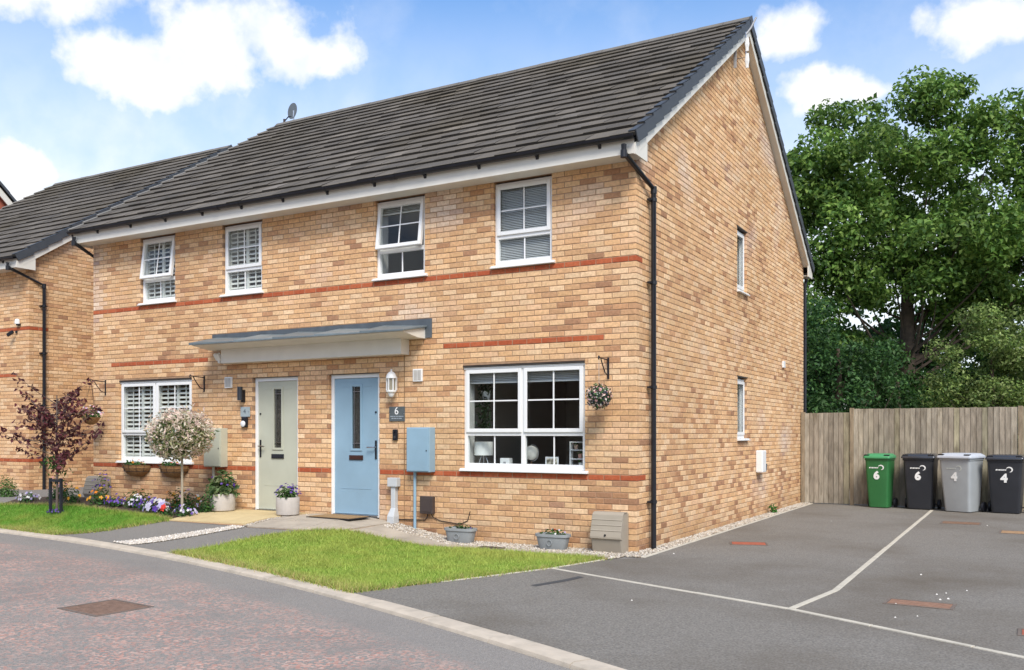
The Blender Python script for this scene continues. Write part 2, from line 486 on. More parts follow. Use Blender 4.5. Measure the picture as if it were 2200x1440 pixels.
def slab_with_holes(mb, P, a0, a1, z0, z1, n0, n1, openings, grow=.006, mi=0):
    ops = [(max(a0, o[0] - grow), min(a1, o[1] + grow), max(z0, o[2] - grow), min(z1, o[3] + grow)) for o in openings]
    xs = sorted({a0, a1, *[o[0] for o in ops], *[o[1] for o in ops]})
    for x0, x1 in zip(xs, xs[1:]):
        if x1 - x0 < 1e-6: continue
        zz = z0
        for o in sorted([o for o in ops if o[0] <= x0 + 1e-6 and o[1] >= x1 - 1e-6], key=lambda o: o[2]):
            if o[2] > zz + 1e-6: mb.box(x0, x1, n0, n1, zz, o[2], mi, None, P)
            zz = o[3]
        if zz < z1 - 1e-6: mb.box(x0, x1, n0, n1, zz, z1, mi, None, P)


SLOPE = .6584; TH = math.atan(SLOPE); CT, ST = math.cos(TH), math.sin(TH)
EAVE_Y, EAVE_Z = -.36, 5.11
def deck(y, D): return EAVE_Z + SLOPE * (min(y, D - y) - EAVE_Y)


def cam_metric(root, p):
    w = Vector(p) + root.location; return (w - CAM).length


def bricks_to_objects(root, wall, specs, nmax):
    """specs: list of (wallname, P, normal, brick). The largest in view become parts, the rest one stuff part per wall."""
    sc = []
    for i, (wn, P, nv, b) in enumerate(specs):
        p = Vector(P((b[0] + b[1]) / 2, 0, (b[2] + b[3]) / 2)) + root.location; d = CAM - p; L = d.length
        q = max(0, nv.dot(d) / L); gx, gy = p.x, p.y
        vis = p.z > zg(p.x, p.y) + .06
        sc.append((q * (b[1] - b[0]) / (L * L) if vis else 0, i))
    sc.sort(reverse=True); top = {i for s, i in sc[:nmax]}
    rest = {}
    for i, (wn, P, nv, b) in enumerate(specs):
        n = R.uniform(-.0025, .0015); v, f = brick_geo(b[0], b[1], b[2], b[3], P, n)
        if i in top:
            MB().add(v, f, 0, b[4]).build('brick', BRICK, wall[wn])
        else:
            rest.setdefault(wn, MB()).add(v, f, 0, b[4])
    for wn, mb in rest.items():
        tag(mb.build('brickwork', BRICK, wall[wn]), kind='stuff')


def build_roof(root, W, D, nparts, verge_left_mat, dens):
    half = D / 2 - EAVE_Y; slope_len = half / CT; NC = 18; g = (slope_len - .02) / NC
    X1 = .14; X0 = -(W + .14)
    roof = MB()
    pts = [(EAVE_Y + .056, EAVE_Z - .012), (D / 2, deck(D / 2, D) - .012), (D - EAVE_Y - .056, EAVE_Z - .012), (D - EAVE_Y - .056, EAVE_Z - .06), (D / 2, deck(D / 2, D) - .07), (EAVE_Y + .056, EAVE_Z - .06)]
    roof.prism(pts, X0 + .03, X1 - .03, lambda y, z, x: (x, y, z))
    ro = roof.build('roof', mat('roof underlay', (.05, .05, .05), .9), root)

    def S(s, h, x, back=False):
        y = EAVE_Y + s * CT - h * ST; z = EAVE_Z + s * ST + h * CT
        return (x, D - y if back else y, z)
    # one tile: wedge, shared mesh
    tw = .332; n = int(math.ceil((X1 - X0) / tw)); tw = (X1 - X0) / n

    def wedge(mb, s0, xa, xb, back, col, dh=0.):
        s1 = s0 + g + .07; hl, hu = .072 + dh, .028
        v = [S(s0, hl - .052, xa, back), S(s0, hl - .052, xb, back), S(s1, hu - .026, xb, back), S(s1, hu - .026, xa, back),
             S(s0, hl - .008, xa, back), S(s0, hl - .008, xb, back), S(s0 + .012, hl, xb, back), S(s0 + .012, hl, xa, back), S(s1, hu, xb, back), S(s1, hu, xa, back)]
        dk = tuple(q * .42 for q in col); lt = tuple(q * 1.18 for q in col)   # butt edge painted dark as the course's shadow line, nose paler
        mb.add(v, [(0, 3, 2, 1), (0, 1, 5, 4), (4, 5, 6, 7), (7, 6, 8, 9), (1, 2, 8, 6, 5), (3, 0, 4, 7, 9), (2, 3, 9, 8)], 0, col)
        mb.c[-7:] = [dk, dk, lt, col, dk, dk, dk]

    def tcol(x, s):
        k = .5 + .5 * noise.noise(Vector((x * .8, s * 1.3, 4.1))); j = R.uniform(.86, 1.13)
        b = (.126, .111, .094) if R.random() > .25 else (.113, .101, .088)
        k = .80 + .4 * k
        m = max(0, noise.noise(Vector((x * .55 + 9, s * .55, 1.7))) + .35 * noise.noise(Vector((x * 2.2, s * 2.4, 3.3))) + (s - 4.2) * .12)
        m = min(1, m * 1.1)                                         # moss and soot, thicker up the slope
        c = tuple(q * j * k * (1 - m) + mq * m for q, mq in zip(b, (.085, .070, .048)))
        if R.random() < .05: c = tuple(q * 1.35 for q in c)
        return c
    rest = MB(); items = []
    for k in range(NC):
        off = 0 if k % 2 == 0 else tw / 2
        x = X1 - off
        edges = [X1] + ([x] if off else [])
        while edges[-1] - tw > X0 + .01: edges.append(edges[-1] - tw)
        edges.append(X0)
        for xa, xb in zip(edges, edges[1:]):
            if xa - xb > .03: items.append((k, xb + .002, xa - .002))
    def key(it):
        p = Vector(S(it[0] * g, 0, (it[1] + it[2]) / 2)) + root.location; d = CAM - p
        return -(it[2] - it[1]) / d.length ** 2
    items.sort(key=key)
    for i, (k, xa, xb) in enumerate(items):
        col = tcol(xa, k * g); dh = R.uniform(-.006, .008); k = k + R.uniform(-.012, .012)
        if i < nparts:
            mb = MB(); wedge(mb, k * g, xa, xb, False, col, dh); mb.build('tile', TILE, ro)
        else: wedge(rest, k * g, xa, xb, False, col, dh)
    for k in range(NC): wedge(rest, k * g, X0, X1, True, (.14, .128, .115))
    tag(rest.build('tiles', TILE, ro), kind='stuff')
    # verge units and ridge tiles
    for k in range(NC):
        for back in (False, True):
            s0 = k * g; s1 = s0 + g + .012; a = .088; b = .056
            for side in (0, 1):
                mb = MB()
                if side == 0: xo, xi = X1 + .022, X1 - .085
                else: xo, xi = X0 - .022, X0 + (.004 if verge_left_mat is VERGEL else .06)
                for xa, xb, h0, h1 in ((min(xo, xo - (.02 if side == 0 else -.02)), max(xo, xo - (.02 if side == 0 else -.02)), -.07, a), ((xi if side == 0 else xo), (xo if side == 0 else xi), a - .014, a)):
                    dz = b - a
                    mb.add([S(s0, h0, xa, back), S(s0, h0, xb, back), S(s1, h0 + dz, xb, back), S(s1, h0 + dz, xa, back),
                            S(s0, h1, xa, back), S(s0, h1, xb, back), S(s1, h1 + dz, xb, back), S(s1, h1 + dz, xa, back)],
                           [(0, 3, 2, 1), (4, 5, 6, 7), (0, 1, 5, 4), (1, 2, 6, 5), (2, 3, 7, 6), (3, 0, 4, 7)])
                mb.build('verge_cap', VERGE if side == 0 else verge_left_mat, ro, bevel=.006 if side == 0 else 0)
    zr = deck(D / 2, D); nr = 24; lr = (X1 - X0) / nr
    pr = [(-.12, -.045), (-.05, .03), (0, .048), (.05, .03), (.12, -.045), (.11, -.06), (0, .02), (-.11, -.06)]
    mbr = MB(); mbr.prism([(D / 2 + a, b + .05) for a, b in pr], -lr / 2 + .004, lr / 2 - .004, lambda y, z, x: (x, y, z + zr))
    mer = mbr.mesh('ridge_tile', RIDGE)
    for i in range(nr): link('ridge_tile', mer, ro, (X1 - lr * (i + .5), 0, R.uniform(-.003, .003)))
    e = MB(); e.prism([(D / 2 + a * 1.05, b + .04) for a, b in ((-.11, -.05), (0, .07), (.11, -.05), (0, -.16))], X1 + .004, X1 + .03, lambda y, z, x: (x, y, z + zr)); e.build('ridge_end_cap', VERGE, ro)
    return ro, S


def build_eaves(root, W, D):
    # fascia, soffit, bargeboards, box ends for front and back
    for back in (False, True):
        P = (lambda x, y, z: (x, D - y, z)) if back else (lambda x, y, z: (x, y, z))
        MB().box(-W - .1, .1, EAVE_Y + .03, EAVE_Y + .05, 4.925, EAVE_Z + .012, P=P).build('fascia', TRIMW, root)
        MB().box(-W - .098, .098, EAVE_Y + .05, -.004, 4.94, 4.955, P=P).build('soffit', TRIMW, root)
        for x0, x1 in ((.101, .122), (-W - .122, -W - .101)):
            poly = [(EAVE_Y + .028, 4.915), (.07, 4.915), (.07, deck(.07, D) - .10), (EAVE_Y + .028, EAVE_Z - .06)]
            MB().prism(poly, x0, x1, lambda y, z, x: P(x, y, z)).build('eaves_box_end', TRIMW, root)
            b = [(EAVE_Y + .16, deck(EAVE_Y + .16, D) - .075), (D / 2, deck(D / 2, D) - .075), (D / 2, deck(D / 2, D) - .235), (EAVE_Y + .16, deck(EAVE_Y + .16, D) - .235)]
            xo = .003 if x0 > 0 else -.003
            MB().prism(b, x0 + xo, x1 + xo, lambda y, z, x: P(x, y, z)).build('bargeboard', TRIMW, root)
            xs = (-.03, .1) if x0 > 0 else (-W - .1, -W + .03)
            b2 = [(.0, deck(0, D) - .20), (D / 2, deck(D / 2, D) - .20), (D / 2, deck(D / 2, D) - .215), (.0, deck(0, D) - .215)]
            MB().prism(b2, xs[0], xs[1], lambda y, z, x: P(x, y, z)).build('verge_soffit', TRIMW, root)
        # half round gutter
        mb = MB(); prof = []
        for i in range(9):
            an = math.pi + math.pi * i / 8; prof.append((math.cos(an) * .050, math.sin(an) * .050))
        prof += [(math.cos(math.pi + math.pi * i / 8) * .045, math.sin(math.pi + math.pi * i / 8) * .045) for i in range(8, -1, -1)]
        mb.prism([(EAVE_Y - .032 + a, EAVE_Z + .022 + b) for a, b in prof], -W - .14, .13, lambda y, z, x: P(x, y, z))
        go = mb.build('gutter', BLACKP, root, smooth=True)
        if not back:
            m2 = MB()
            p2 = [(math.cos(math.pi + math.pi * i / 8) * .055, math.sin(math.pi + math.pi * i / 8) * .055) for i in range(9)] + [(.066, .0), (.066, -.09), (.05, -.09), (.03, -.055)]
            m2.prism([(EAVE_Y - .032 + a, EAVE_Z + .022 + b) for a, b in p2], -.018, .018, lambda y, z, x: (x, y, z))
            me = m2.mesh('gutter_bracket', BLACKP)
            x = -.35
            while x > -W: link('gutter_bracket', me, go, (x, 0, 0)); x -= .88
            for x in (-W * .33, -W * .66): MB().prism([(EAVE_Y - .032 + a * 1.14, EAVE_Z + .022 + b * 1.14) for a, b in prof], x - .055, x + .055, lambda y, z, x: (x, y, z)).build('gutter_union', BLACKP, go)


def downpipe(root, pts, zbot, clips, nx):
    pts = [Vector(p) for p in pts]; last = pts[-1]
    o = MB().tube(pts + [Vector((last.x, last.y, zbot))], .034, 12).build('downpipe', BLACKP, root, smooth=True)
    for z in clips:
        mb = MB().tube([(last.x, last.y, z - .022), (last.x, last.y, z + .022)], .043, 12)
        mb.box(last.x - .006 if nx == 0 else last.x - .062, last.x + .006 if nx == 0 else last.x + .0, last.y - .075, last.y + .075, z - .012, z + .012)
        mb.build('pipe_clip', BLACKP, o)
    for p in pts[1:]:
        d = Vector((0, 0, -.04)); MB().tube([p + Vector((0, 0, .03)), p + Vector((0, 0, -.06))], .041, 12).build('pipe_socket', BLACKP, o)
    return o


def sash_P(P, pn, pz, ang):
    c, s = math.cos(ang), math.sin(ang)
    def Q(a, n, z):
        dn, dz = n - pn, z - pz
        return P(a, pn + dn * c - dz * s, pz + dn * s + dz * c)
    return Q


def build_window(root, P, o, cols, transom, open_cols=(), inner=None, set_back=.045, sill_l=.055, top_gap=.02, bars=True):
    a0, a1, z0, z1 = o; sb = set_back
    zb = z0 + .04; zt = z1 - top_gap; w = .05
    f = MB(); F = lambda x0, x1, q0, q1, n0=-sb - .07, n1=-sb: f.box(x0, x1, n0, n1, q0, q1, P=P)
    F(a0 + .003, a0 + w, zb, zt); F(a1 - w, a1 - .003, zb, zt); F(a0 + w, a1 - w, zt - w, zt); F(a0 + w, a1 - w, zb, zb + w + .02)
    es = [a0 + w] + [c for c in cols] + [a1 - w]
    for c in cols: F(c - .03, c + .03, zb + w + .02, zt - w, -sb - .066, -sb - .003)
    cells = []
    xs = [a0 + w] + [q for c in cols for q in (c - .03, c + .03)] + [a1 - w]
    for i in range(0, len(xs), 2):
        if transom: F(xs[i], xs[i + 1], transom - .03, transom + .03, -sb - .064, -sb - .005)
        cells.append((xs[i], xs[i + 1]))
    win = f.build('window', WHITE, root, bevel=.006)
    MB().box(a0 - sill_l, a1 + .03, -sb - .02, .055, z0, z0 + .018, P=P).box(a0 - sill_l, a1 + .03, -sb - .02, .03, z0 + .0185, z0 + .039, P=P).build('sill', WHITE, win, bevel=.005)
    for ci, (x0, x1) in enumerate(cells):
        rows = [(transom + .03, zt - w, True), (zb + w + .02, transom - .03, False)] if transom else [(zb + w + .02, zt - w, True)]
        for (q0, q1, is_sash) in rows:
            Q = P
            if is_sash:
                if ci in open_cols: Q = sash_P(P, -sb, q1, rad(7.5))
                s = MB(); g = .012; b = .052
                X0, X1, Z0, Z1 = x0 - g, x1 + g, q0 - g, q1 + g; n0, n1 = -sb - .04, -sb + .018
                for bx in ((X0, X0 + b, Z0, Z1), (X1 - b, X1, Z0, Z1), (X0 + b, X1 - b, Z1 - b, Z1), (X0 + b, X1 - b, Z0, Z0 + b)):
                    s.box(bx[0], bx[1], n0 if ci in open_cols else -sb + .001, n1, bx[2], bx[3], P=Q)
                s.build('sash', WHITE, win, bevel=.006)
                gx0, gx1, gz0, gz1 = X0 + b, X1 - b, Z0 + b, Z1 - b; gn = -sb - .012
            else:
                gx0, gx1, gz0, gz1 = x0, x1, q0, q1; gn = -sb - .03
            MB().box(gx0 - .004, gx1 + .004, gn - .012, gn - .004, gz0 - .004, gz1 + .004, P=Q).build('pane', GLASS, win)
            MB().add([Q(gx0 - .01, gn - .02, gz0 - .01)], [])
            if bars:
                m = (gx0 + gx1) / 2; h = .009
                MB().box(m - h, m + h, gn - .003, gn + .006, gz0, gz1, P=Q).build('glazing_bar', WHITE, win)
                if is_sash:
                    zm = (gz0 + gz1) / 2
                    MB().box(gx0, gx1, gn - .002, gn + .0045, zm - h, zm + h, P=Q).build('glazing_bar', WHITE, win)
    if inner: inner(win)
    return win


def shutters(P, o, n=-.125, leaves=2, tilt=.85, split=None, top=1.0):
    a0, a1, z0, z1 = o
    def fn(win):
        z_lo = z0 + .08; z_hi = z0 + .08 + (z1 - z0 - .12) * top
        lw = (a1 - a0 - .06) / leaves; st = MB(); sl_ = MB()
        for i in range(leaves):
            x0 = a0 + .03 + lw * i; x1 = x0 + lw
            for bx in ((x0, x0 + .03, z_lo, z_hi), (x1 - .03, x1, z_lo, z_hi), (x0 + .03, x1 - .03, z_lo, z_lo + .05), (x0 + .03, x1 - .03, z_hi - .05, z_hi)):
                st.box(bx[0], bx[1], n - .03, n, bx[2], bx[3], P=P)
            st.box((x0 + x1) / 2 - .008, (x0 + x1) / 2 + .008, n + .01, n + .022, z_lo + .05, z_hi - .05, P=P)
            z = z_lo + .075
            while z < z_hi - .06:
                h = .019; dn = .016
                for q in (0,):
                    v = [P(x0 + .03, n - .015 - dn, z + h * tilt), P(x1 - .03, n - .015 - dn, z + h * tilt), P(x1 - .03, n - .015 + dn, z - h * tilt), P(x0 + .03, n - .015 + dn, z - h * tilt)]
                    t = .008; v2 = [(p[0], p[1], p[2] + t) for p in v]
                    sl_.add(v + v2, [(3, 2, 1, 0), (4, 5, 6, 7), (0, 1, 5, 4), (1, 2, 6, 5), (2, 3, 7, 6), (3, 0, 4, 7)])
                z += .076
        st.build('shutter_frame', SHUT, win); tag(sl_.build('slats', SHUT, win), kind='stuff')
    return fn


def blind(P, o, drop, n=-.13, fine=True):
    a0, a1, z0, z1 = o
    def fn(win):
        mb = MB(); z = z1 - .05
        mb.box(a0 + .03, a1 - .03, n - .03, n + .02, z1 - .07, z1 - .03, P=P)
        while z > z1 - drop:
            mb.add([P(a0 + .03, n - .012, z), P(a1 - .03, n - .012, z), P(a1 - .03, n + .014, z - .02), P(a0 + .03, n + .014, z - .02)], [(0, 1, 2, 3)]); z -= .0225
        mb.box(a0 + .03, a1 - .03, n - .012, n + .012, z - .015, z, P=P)
        mb.build('blind', mat('blind white', (.72, .72, .72), .6, .02), win)
    return fn


# ------------------------------------------------------------------ main house
W, D = 10.62, 9.73
house = thing('semi_detached_house', 'buff brick semi detached pair with blue and sage front doors under one tiled roof', 'house')
ZW0, ZW1 = .98, 2.445
wins_g = [(.713, 2.59, ZW0, ZW1), (8.03, 9.907, ZW0, ZW1)]
doors = [(4.055, 5.014, -.1, 2.41), (5.65, 6.609, -.1, 2.41)]
UZ0, UZ1 = 3.752, 4.94
wins_u = [(1.193, 2.087, UZ0, UZ1), (3.236, 4.123, UZ0, UZ1), (6.42, 7.29, UZ0, UZ1), (8.45, 9.32, UZ0, UZ1)]
fo = wins_g + doors + wins_u
go_ = [(4.55, 5.14, 3.90, 5.03), (4.57, 5.16, 1.38, 2.49)]

slab = MB(); slab_with_holes(slab, FR, .006, W - .006, -.3, 4.98, -.1, -.006, fo)
wall_f = slab.build('front_wall', MORTAR, house)
gs = MB(); slab_with_holes(gs, GB, .1, D - .1, -.3, 5.2, -.1, -.006, go_)
gs.prism([(.1, 5.2), (D - .1, 5.2), (D - .1, deck(D - .1, D) - .1), (D / 2, deck(D / 2, D) - .1), (.1, deck(.1, D) - .1)], -.1, -.006, lambda y, z, x: (x, y, z))
wall_g = gs.build('gable_wall', MORTAR, house)
REARB = mat('rear brick', (.47, .29, .14), .9, .25, 14, .3)
MB().box(-W, -.1, D - .1, D - .002, -.3, 4.98).build('rear_wall', REARB, house)
MB().box(-W + .001, -W + .1, .1, D - .1, -.3, 4.98).prism([(.1, 4.98), (D - .1, 4.98), (D - .1, deck(.1, D) - .1), (D / 2, deck(D / 2, D) - .1), (.1, deck(.1, D) - .1)], -W + .001, -W + .1, lambda y, z, x: (x, y, z)).build('side_wall', REARB, house)

bands_f = {12: (0, W), 49: (0, W)}
specs = []
for b in lay_bricks(FR, W, 66, fo, 0, bands_f, 1):
    specs.append(('front', FR, Vector((0, -1, 0)), b))
# short lintel bands over the windows
for i, (wn, P, nv, b) in enumerate(specs):
    if abs(b[2] - (36 * .075 + .0055)) < .001 and (b[0] > .30 and b[1] < 3.0 or b[0] > 7.62 and b[1] < 10.3):
        specs[i] = (wn, P, nv, (*b[:4], R.choice(RED)))
bands_g = {12: (0, .36), 49: (0, .36)}
for b in lay_bricks(GB, D, 118, go_, 1, bands_g, 2, top=lambda a: deck(a, D) - .13):
    specs.append(('gable', GB, Vector((1, 0, 0)), b))
bricks_to_objects(house, {'front': wall_f, 'gable': wall_g}, specs, 300)
# movement joint beside the blue door
MB().box(3.585, 3.6, -.0, .0015, .1, 2.87, P=FR).build('movement_joint', mat('joint sealant', (.30, .17, .085), .8), house)

# inner leaf, rooms
il = MB(); slab_with_holes(il, FR, .1, W - .1, .2, 4.9, -.30, -.101, fo, grow=-.01); il.build('inner_leaf', PLASTER, house)
il = MB(); slab_with_holes(il, GB, .301, D - .1, .2, 4.9, -.25, -.101, go_, grow=-.01); il.build('inner_leaf', PLASTER, house)
rm = MB()
for x0, x1 in ((-5.25, -.251), (-W + .1, -5.35)):
    for z0, z1 in ((.22, 2.55), (2.75, 5.0)):
        rm.box(x0, x1, 3.9, 3.95, z0, z1, 0)
rm.box(-5.349, -5.251, .301, 4.2, .2, 5.0, 0)
for xx in (-2.95, -7.65): rm.box(xx - .05, xx + .05, .301, 3.9, .3, 2.55, 0); rm.box(xx - .05, xx + .05, .301, 3.9, 2.76, 5, 0)
rm.build('partition', ROOMW, house)
MB().box(-W + .1, -.1, .12, D - .12, .16, .2).build('room_floor', FLOORI, house)
MB().box(-W + .1, -.1, .12, D - .12, 2.56, 2.75).box(-W + .1, -.1, -.0, D - .12, 4.96, 5.0).build('room_ceiling', PLASTER, house)

# windows
def big_inner(win):
    blind(FR, wins_g[0], .22, n=-.16)(win)
build_window(house, FR, wins_g[0], [1.652], 1.50, inner=big_inner)
build_window(house, FR, wins_g[1], [8.968], 1.50, inner=shutters(FR, wins_g[1], leaves=4))
build_window(house, FR, wins_u[0], [], 4.19, inner=blind(FR, wins_u[0], 1.12))
build_window(house, FR, wins_u[1], [], 4.19, open_cols=(0,), inner=blind(FR, wins_u[1], .18))
build_window(house, FR, wins_u[2], [], 4.19, inner=shutters(FR, wins_u[2]))
build_window(house, FR, wins_u[3], [], 4.19, open_cols=(0,), inner=shutters(FR, wins_u[3]))
for o, tr in ((go_[0], None), (go_[1], None)):
    build_window(house, GB, o, [], tr, set_back=.05, sill_l=.03, inner=blind(GB, o, .9, n=-.2), bars=False, top_gap=.05)
# lintel lips over ground floor openings
LINT = mat('steel lintel', (.05, .04, .035), .6)
for o in wins_g: MB().box(o[0] - .04, o[1] + .03, -.08, -.004, o[3] - .016, o[3] - .001, P=FR).build('lintel_lip', LINT, house)
for o in wins_g: MB().box(o[0] + .002, o[1] - .002, -.1, -.03, o[3] - .052, o[3] - .022, P=FR).build('lintel_trim', WHITE, house)
for o in doors: MB().box(o[0] - .03, o[1] + .03, -.08, -.004, o[3] - .010, o[3] - .0005, P=FR).build('lintel_lip', LINT, house)
for o in go_: MB().box(o[0] - .03, o[1] + .03, -.08, .006, o[3] - .022, o[3] - .003, P=GB).build('lintel_lip', LINT, house)


def build_door(o, paint, hinge_right, label):
    a0, a1 = o[0], o[1]; z0, z1 = .25, o[3] - .012; sb = .05; w = .058
    f = MB(); f.box(a0 + .003, a0 + w, -sb - .07, -sb, z0, z1, P=FR).box(a1 - w, a1 - .003, -sb - .07, -sb, z0, z1, P=FR).box(a0 + w, a1 - w, -sb - .07, -sb, z1 - w, z1, P=FR)
    d = f.build('door', WHITE, house, bevel=.005); tag(d, label)
    MB().box(a0 + w, a1 - w, -sb - .07, -sb + .03, z0 - .03, z0 + .035, P=FR).build('threshold', METAL, d, bevel=.004)
    x0, x1 = a0 + w + .003, a1 - w - .003; c = (x0 + x1) / 2; gz0, gz1 = 1.27, 2.22; gw = .085
    lf = MB(); n0, n1 = -sb - .06, -sb - .018
    lf.box(x0, c - gw, n0, n1, z0 + .04, z1 - w - .004, P=FR).box(c + gw, x1, n0, n1, z0 + .04, z1 - w - .004, P=FR)
    lf.box(c - gw, c + gw, n0, n1, z0 + .04, gz0, P=FR).box(c - gw, c + gw, n0, n1, gz1, z1 - w - .004, P=FR)
    lf.build('door_leaf', paint, d)
    s = MB(); q = .028
    for bx in ((c - gw - q, c - gw + .006, gz0 - q, gz1 + q), (c + gw - .006, c + gw + q, gz0 - q, gz1 + q), (c - gw, c + gw, gz1 - .006, gz1 + q), (c - gw, c + gw, gz0 - q, gz0 + .006)):
        s.box(bx[0], bx[1], n1 - .0, n1 + .014, bx[2], bx[3], P=FR)
    s.build('glazing_surround', paint, d, bevel=.004)
    MB().box(c - gw, c + gw, n1 - .02, n1 - .014, gz0, gz1, P=FR).build('pane', GLASS, d)
    MB().box(c - gw, c + gw, n1 - .032, n1 - .026, gz0, gz1, P=FR).build('obscure_glass', mat('obscure glass', (.07, .062, .055), .25, .4, 22), d)
    ld = MB()
    for zz in (gz0 + .085, gz1 - .085): ld.box(c - gw + .006, c + gw - .006, n1 - .013, n1 - .006, zz - .005, zz + .005, P=FR)
    ld.box(c + gw - .04, c + gw - .03, n1 - .0125, n1 - .0065, gz0, gz1, P=FR); ld.build('lead_strip', METAL, d)
    g = MB()
    for zz, xa, xb in ((z1 - w - .13, x0 + .13, x1 - .13), (z0 + .42, x0 + .13, x1 - .13)): g.box(xa, xb, n1 - .0005, n1 + .004, zz - .004, zz + .004, P=FR)
    g.build('groove', paint, d, bevel=.002)
    lb = (.05, .02, .015) if paint is BLUE else (.02, .022, .03)
    MB().box(c - .13, c + .13, n1, n1 + .016, 1.105, 1.175, P=FR).box(c - .115, c + .115, n1 + .0165, n1 + .022, 1.115, 1.165, P=FR).build('letterbox', mat('letterbox ' + ('brown' if paint is BLUE else 'black'), lb, .35), d, bevel=.004)
    hx = x0 + .045 if hinge_right else x1 - .045; sg = 1 if hinge_right else -1
    MB().box(hx - .016, hx + .016, n1, n1 + .012, 1.12, 1.40, P=FR).build('handle_plate', BLACKP, d, bevel=.004)
    h = MB(); h.tube([FR(hx, n1 + .01, 1.30), FR(hx, n1 + .055, 1.30), FR(hx + sg * .03, n1 + .06, 1.30), FR(hx + sg * .13, n1 + .058, 1.295)], .011, 8); h.build('handle', METAL, d, smooth=True)
    MB().tube([FR(hx, n1, 1.82), FR(hx, n1 + .015, 1.82)], .014, 8).build('lock', BLACKP, d)
    return d


build_door(doors[0], BLUE, True, 'pale blue front door with a tall narrow leaded pane')
build_door(doors[1], SAGE, False, 'sage green front door with a tall narrow leaded pane')

# door canopy
can = MB(); c0, c1, pj = 3.218, 7.395, .546
can.prism([(0.0, 3.015), (pj, 2.93), (pj, 2.912), (.19, 2.862), (0.0, 2.862)], c0, c1, lambda n, z, a: FR(a, n, z))
canopy = can.build('door_canopy', TRIMW, house)
MB().box(3.505, 7.12, .0005, .2, 2.64, 2.868, P=FR).build('canopy_fascia', TRIMW, canopy, bevel=.006)
MB().box(3.105, 5.3, .0005, .012, 2.87, 3.145, P=FR).box(5.3, 7.53, .0005, .009, 2.88, 3.145, P=FR).build('lead_flashing', LEAD, canopy)
edges = [c0 - .03, 3.95, 4.8, 5.62, 6.42, c1 + .04]
for i, (e0, e1) in enumerate(zip(edges, edges[1:])):
    mb = MB(); t0 = .018; t1 = .062      # each lead bay lifts to a roll at its left end
    for k in range(4):
        f0, f1 = k / 4, (k + 1) / 4; x0, x1 = e0 + (e1 - e0) * f0, e0 + (e1 - e0) * f1
        h0, h1 = t0 + (t1 - t0) * f0, t0 + (t1 - t0) * f1
        pts = []
        for x, h in ((x0, h0), (x1, h1)):
            pts += [FR(x, .013, 3.02), FR(x, pj + .035, 2.918), FR(x, pj + .035, 2.93 + h * .42), FR(x, .013, 3.03 + h)]
        mb.add(pts, [(3, 2, 1, 0), (4, 5, 6, 7), (0, 1, 5, 4), (1, 2, 6, 5), (2, 3, 7, 6), (3, 0, 4, 7)])
    mb.build('lead_bay', LEADB if i % 2 else LEADC, canopy, bevel=.004)

roof_o, RS = build_roof(house, W, D, 300, VERGEL, 1)
build_eaves(house, W, D)
downpipe(house, [(-.005, -.392, 5.03), (-.005, -.392, 4.93), (.075, .412, 4.66)], .02, (4.52, 3.45, 2.1, .62), 1)
downpipe(house, [(-W + .0, -.392, 5.03), (-W + .0, -.392, 4.93), (-W - .06, .35, 4.62)], .3, (2.3,), 1)
downpipe(house, [(-.02, D + .392, 5.03), (-.02, D + .39, 4.93), (.02, D + .06, 4.75)], .0, (3.6, 2.0, .6), 0)
# wall vents
for a in (3.343, 7.14):
    v = MB().box(a - .08, a + .08, .0005, .03, 2.25, 2.43, P=FR).build('wall_vent', WHITE, house, bevel=.004)
    for k in range(2): MB().box(a - .062 + k * .066, a - .004 + k * .066, .0305, .034, 2.268, 2.412, P=FR).build('louvre', mat('vent mesh', (.45, .43, .40), .6), v)
MB().box(7.74, 7.9, .0005, .035, 2.82, 2.95, P=GB).build('wall_vent', WHITE, house, bevel=.004)


# ------------------------------------------------------------------ neighbouring houses
nb = thing('detached_house', 'neighbouring buff brick house with dark tiled roof at the far left', 'house', (-13.9, .85, 0))
Wn, Dn = 7.0, 10.8
nw_f = MB().box(-Wn + .006, -.006, .006, .1, -.3, 4.98).build('front_wall', MORTAR, nb)
gs = MB(); gs.box(-.1, -.006, .1, Dn - .1, -.3, 4.98); gs.prism([(.1, 4.98), (Dn - .1, 4.98), (Dn - .1, deck(.1, Dn) - .1), (Dn / 2, deck(Dn / 2, Dn) - .1), (.1, deck(.1, Dn) - .1)], -.1, -.006, lambda y, z, x: (x, y, z))
nw_g = gs.build('gable_wall', MORTAR, nb)
MB().box(-Wn, -.1, Dn - .1, Dn - .002, -.3, 4.98).build('rear_wall', REARB, nb)
MB().box(-Wn + .001, -Wn + .1, .1, Dn - .1, -.3, 4.98).prism([(.1, 4.98), (Dn - .1, 4.98), (Dn / 2, deck(Dn / 2, Dn) - .1)], -Wn + .001, -Wn + .1, lambda y, z, x: (x, y, z)).build('side_wall', REARB, nb)
specs = []
for b in lay_bricks(FR, Wn, 66, [], 0, {12: (0, Wn), 49: (0, Wn), 36: (.34, 3)}, 3): specs.append(('front', FR, Vector((0, -1, 0)), b))
for b in lay_bricks(GB, Dn, 118, [], 1, {12: (0, .5), 49: (0, .5)}, 4, top=lambda a: deck(a, Dn) - .13): specs.append(('gable', GB, Vector((1, 0, 0)), b))
bricks_to_objects(nb, {'front': nw_f, 'gable': nw_g}, specs, 300)
build_roof(nb, Wn, Dn, 300, VERGEL, 1)
build_eaves(nb, Wn, Dn)
downpipe(nb, [(-.1, -.392, 5.03), (-.1, -.392, 4.93), (.06, .30, 4.64)], .3, (4.2, 3.2, 2.1, .9), 1)

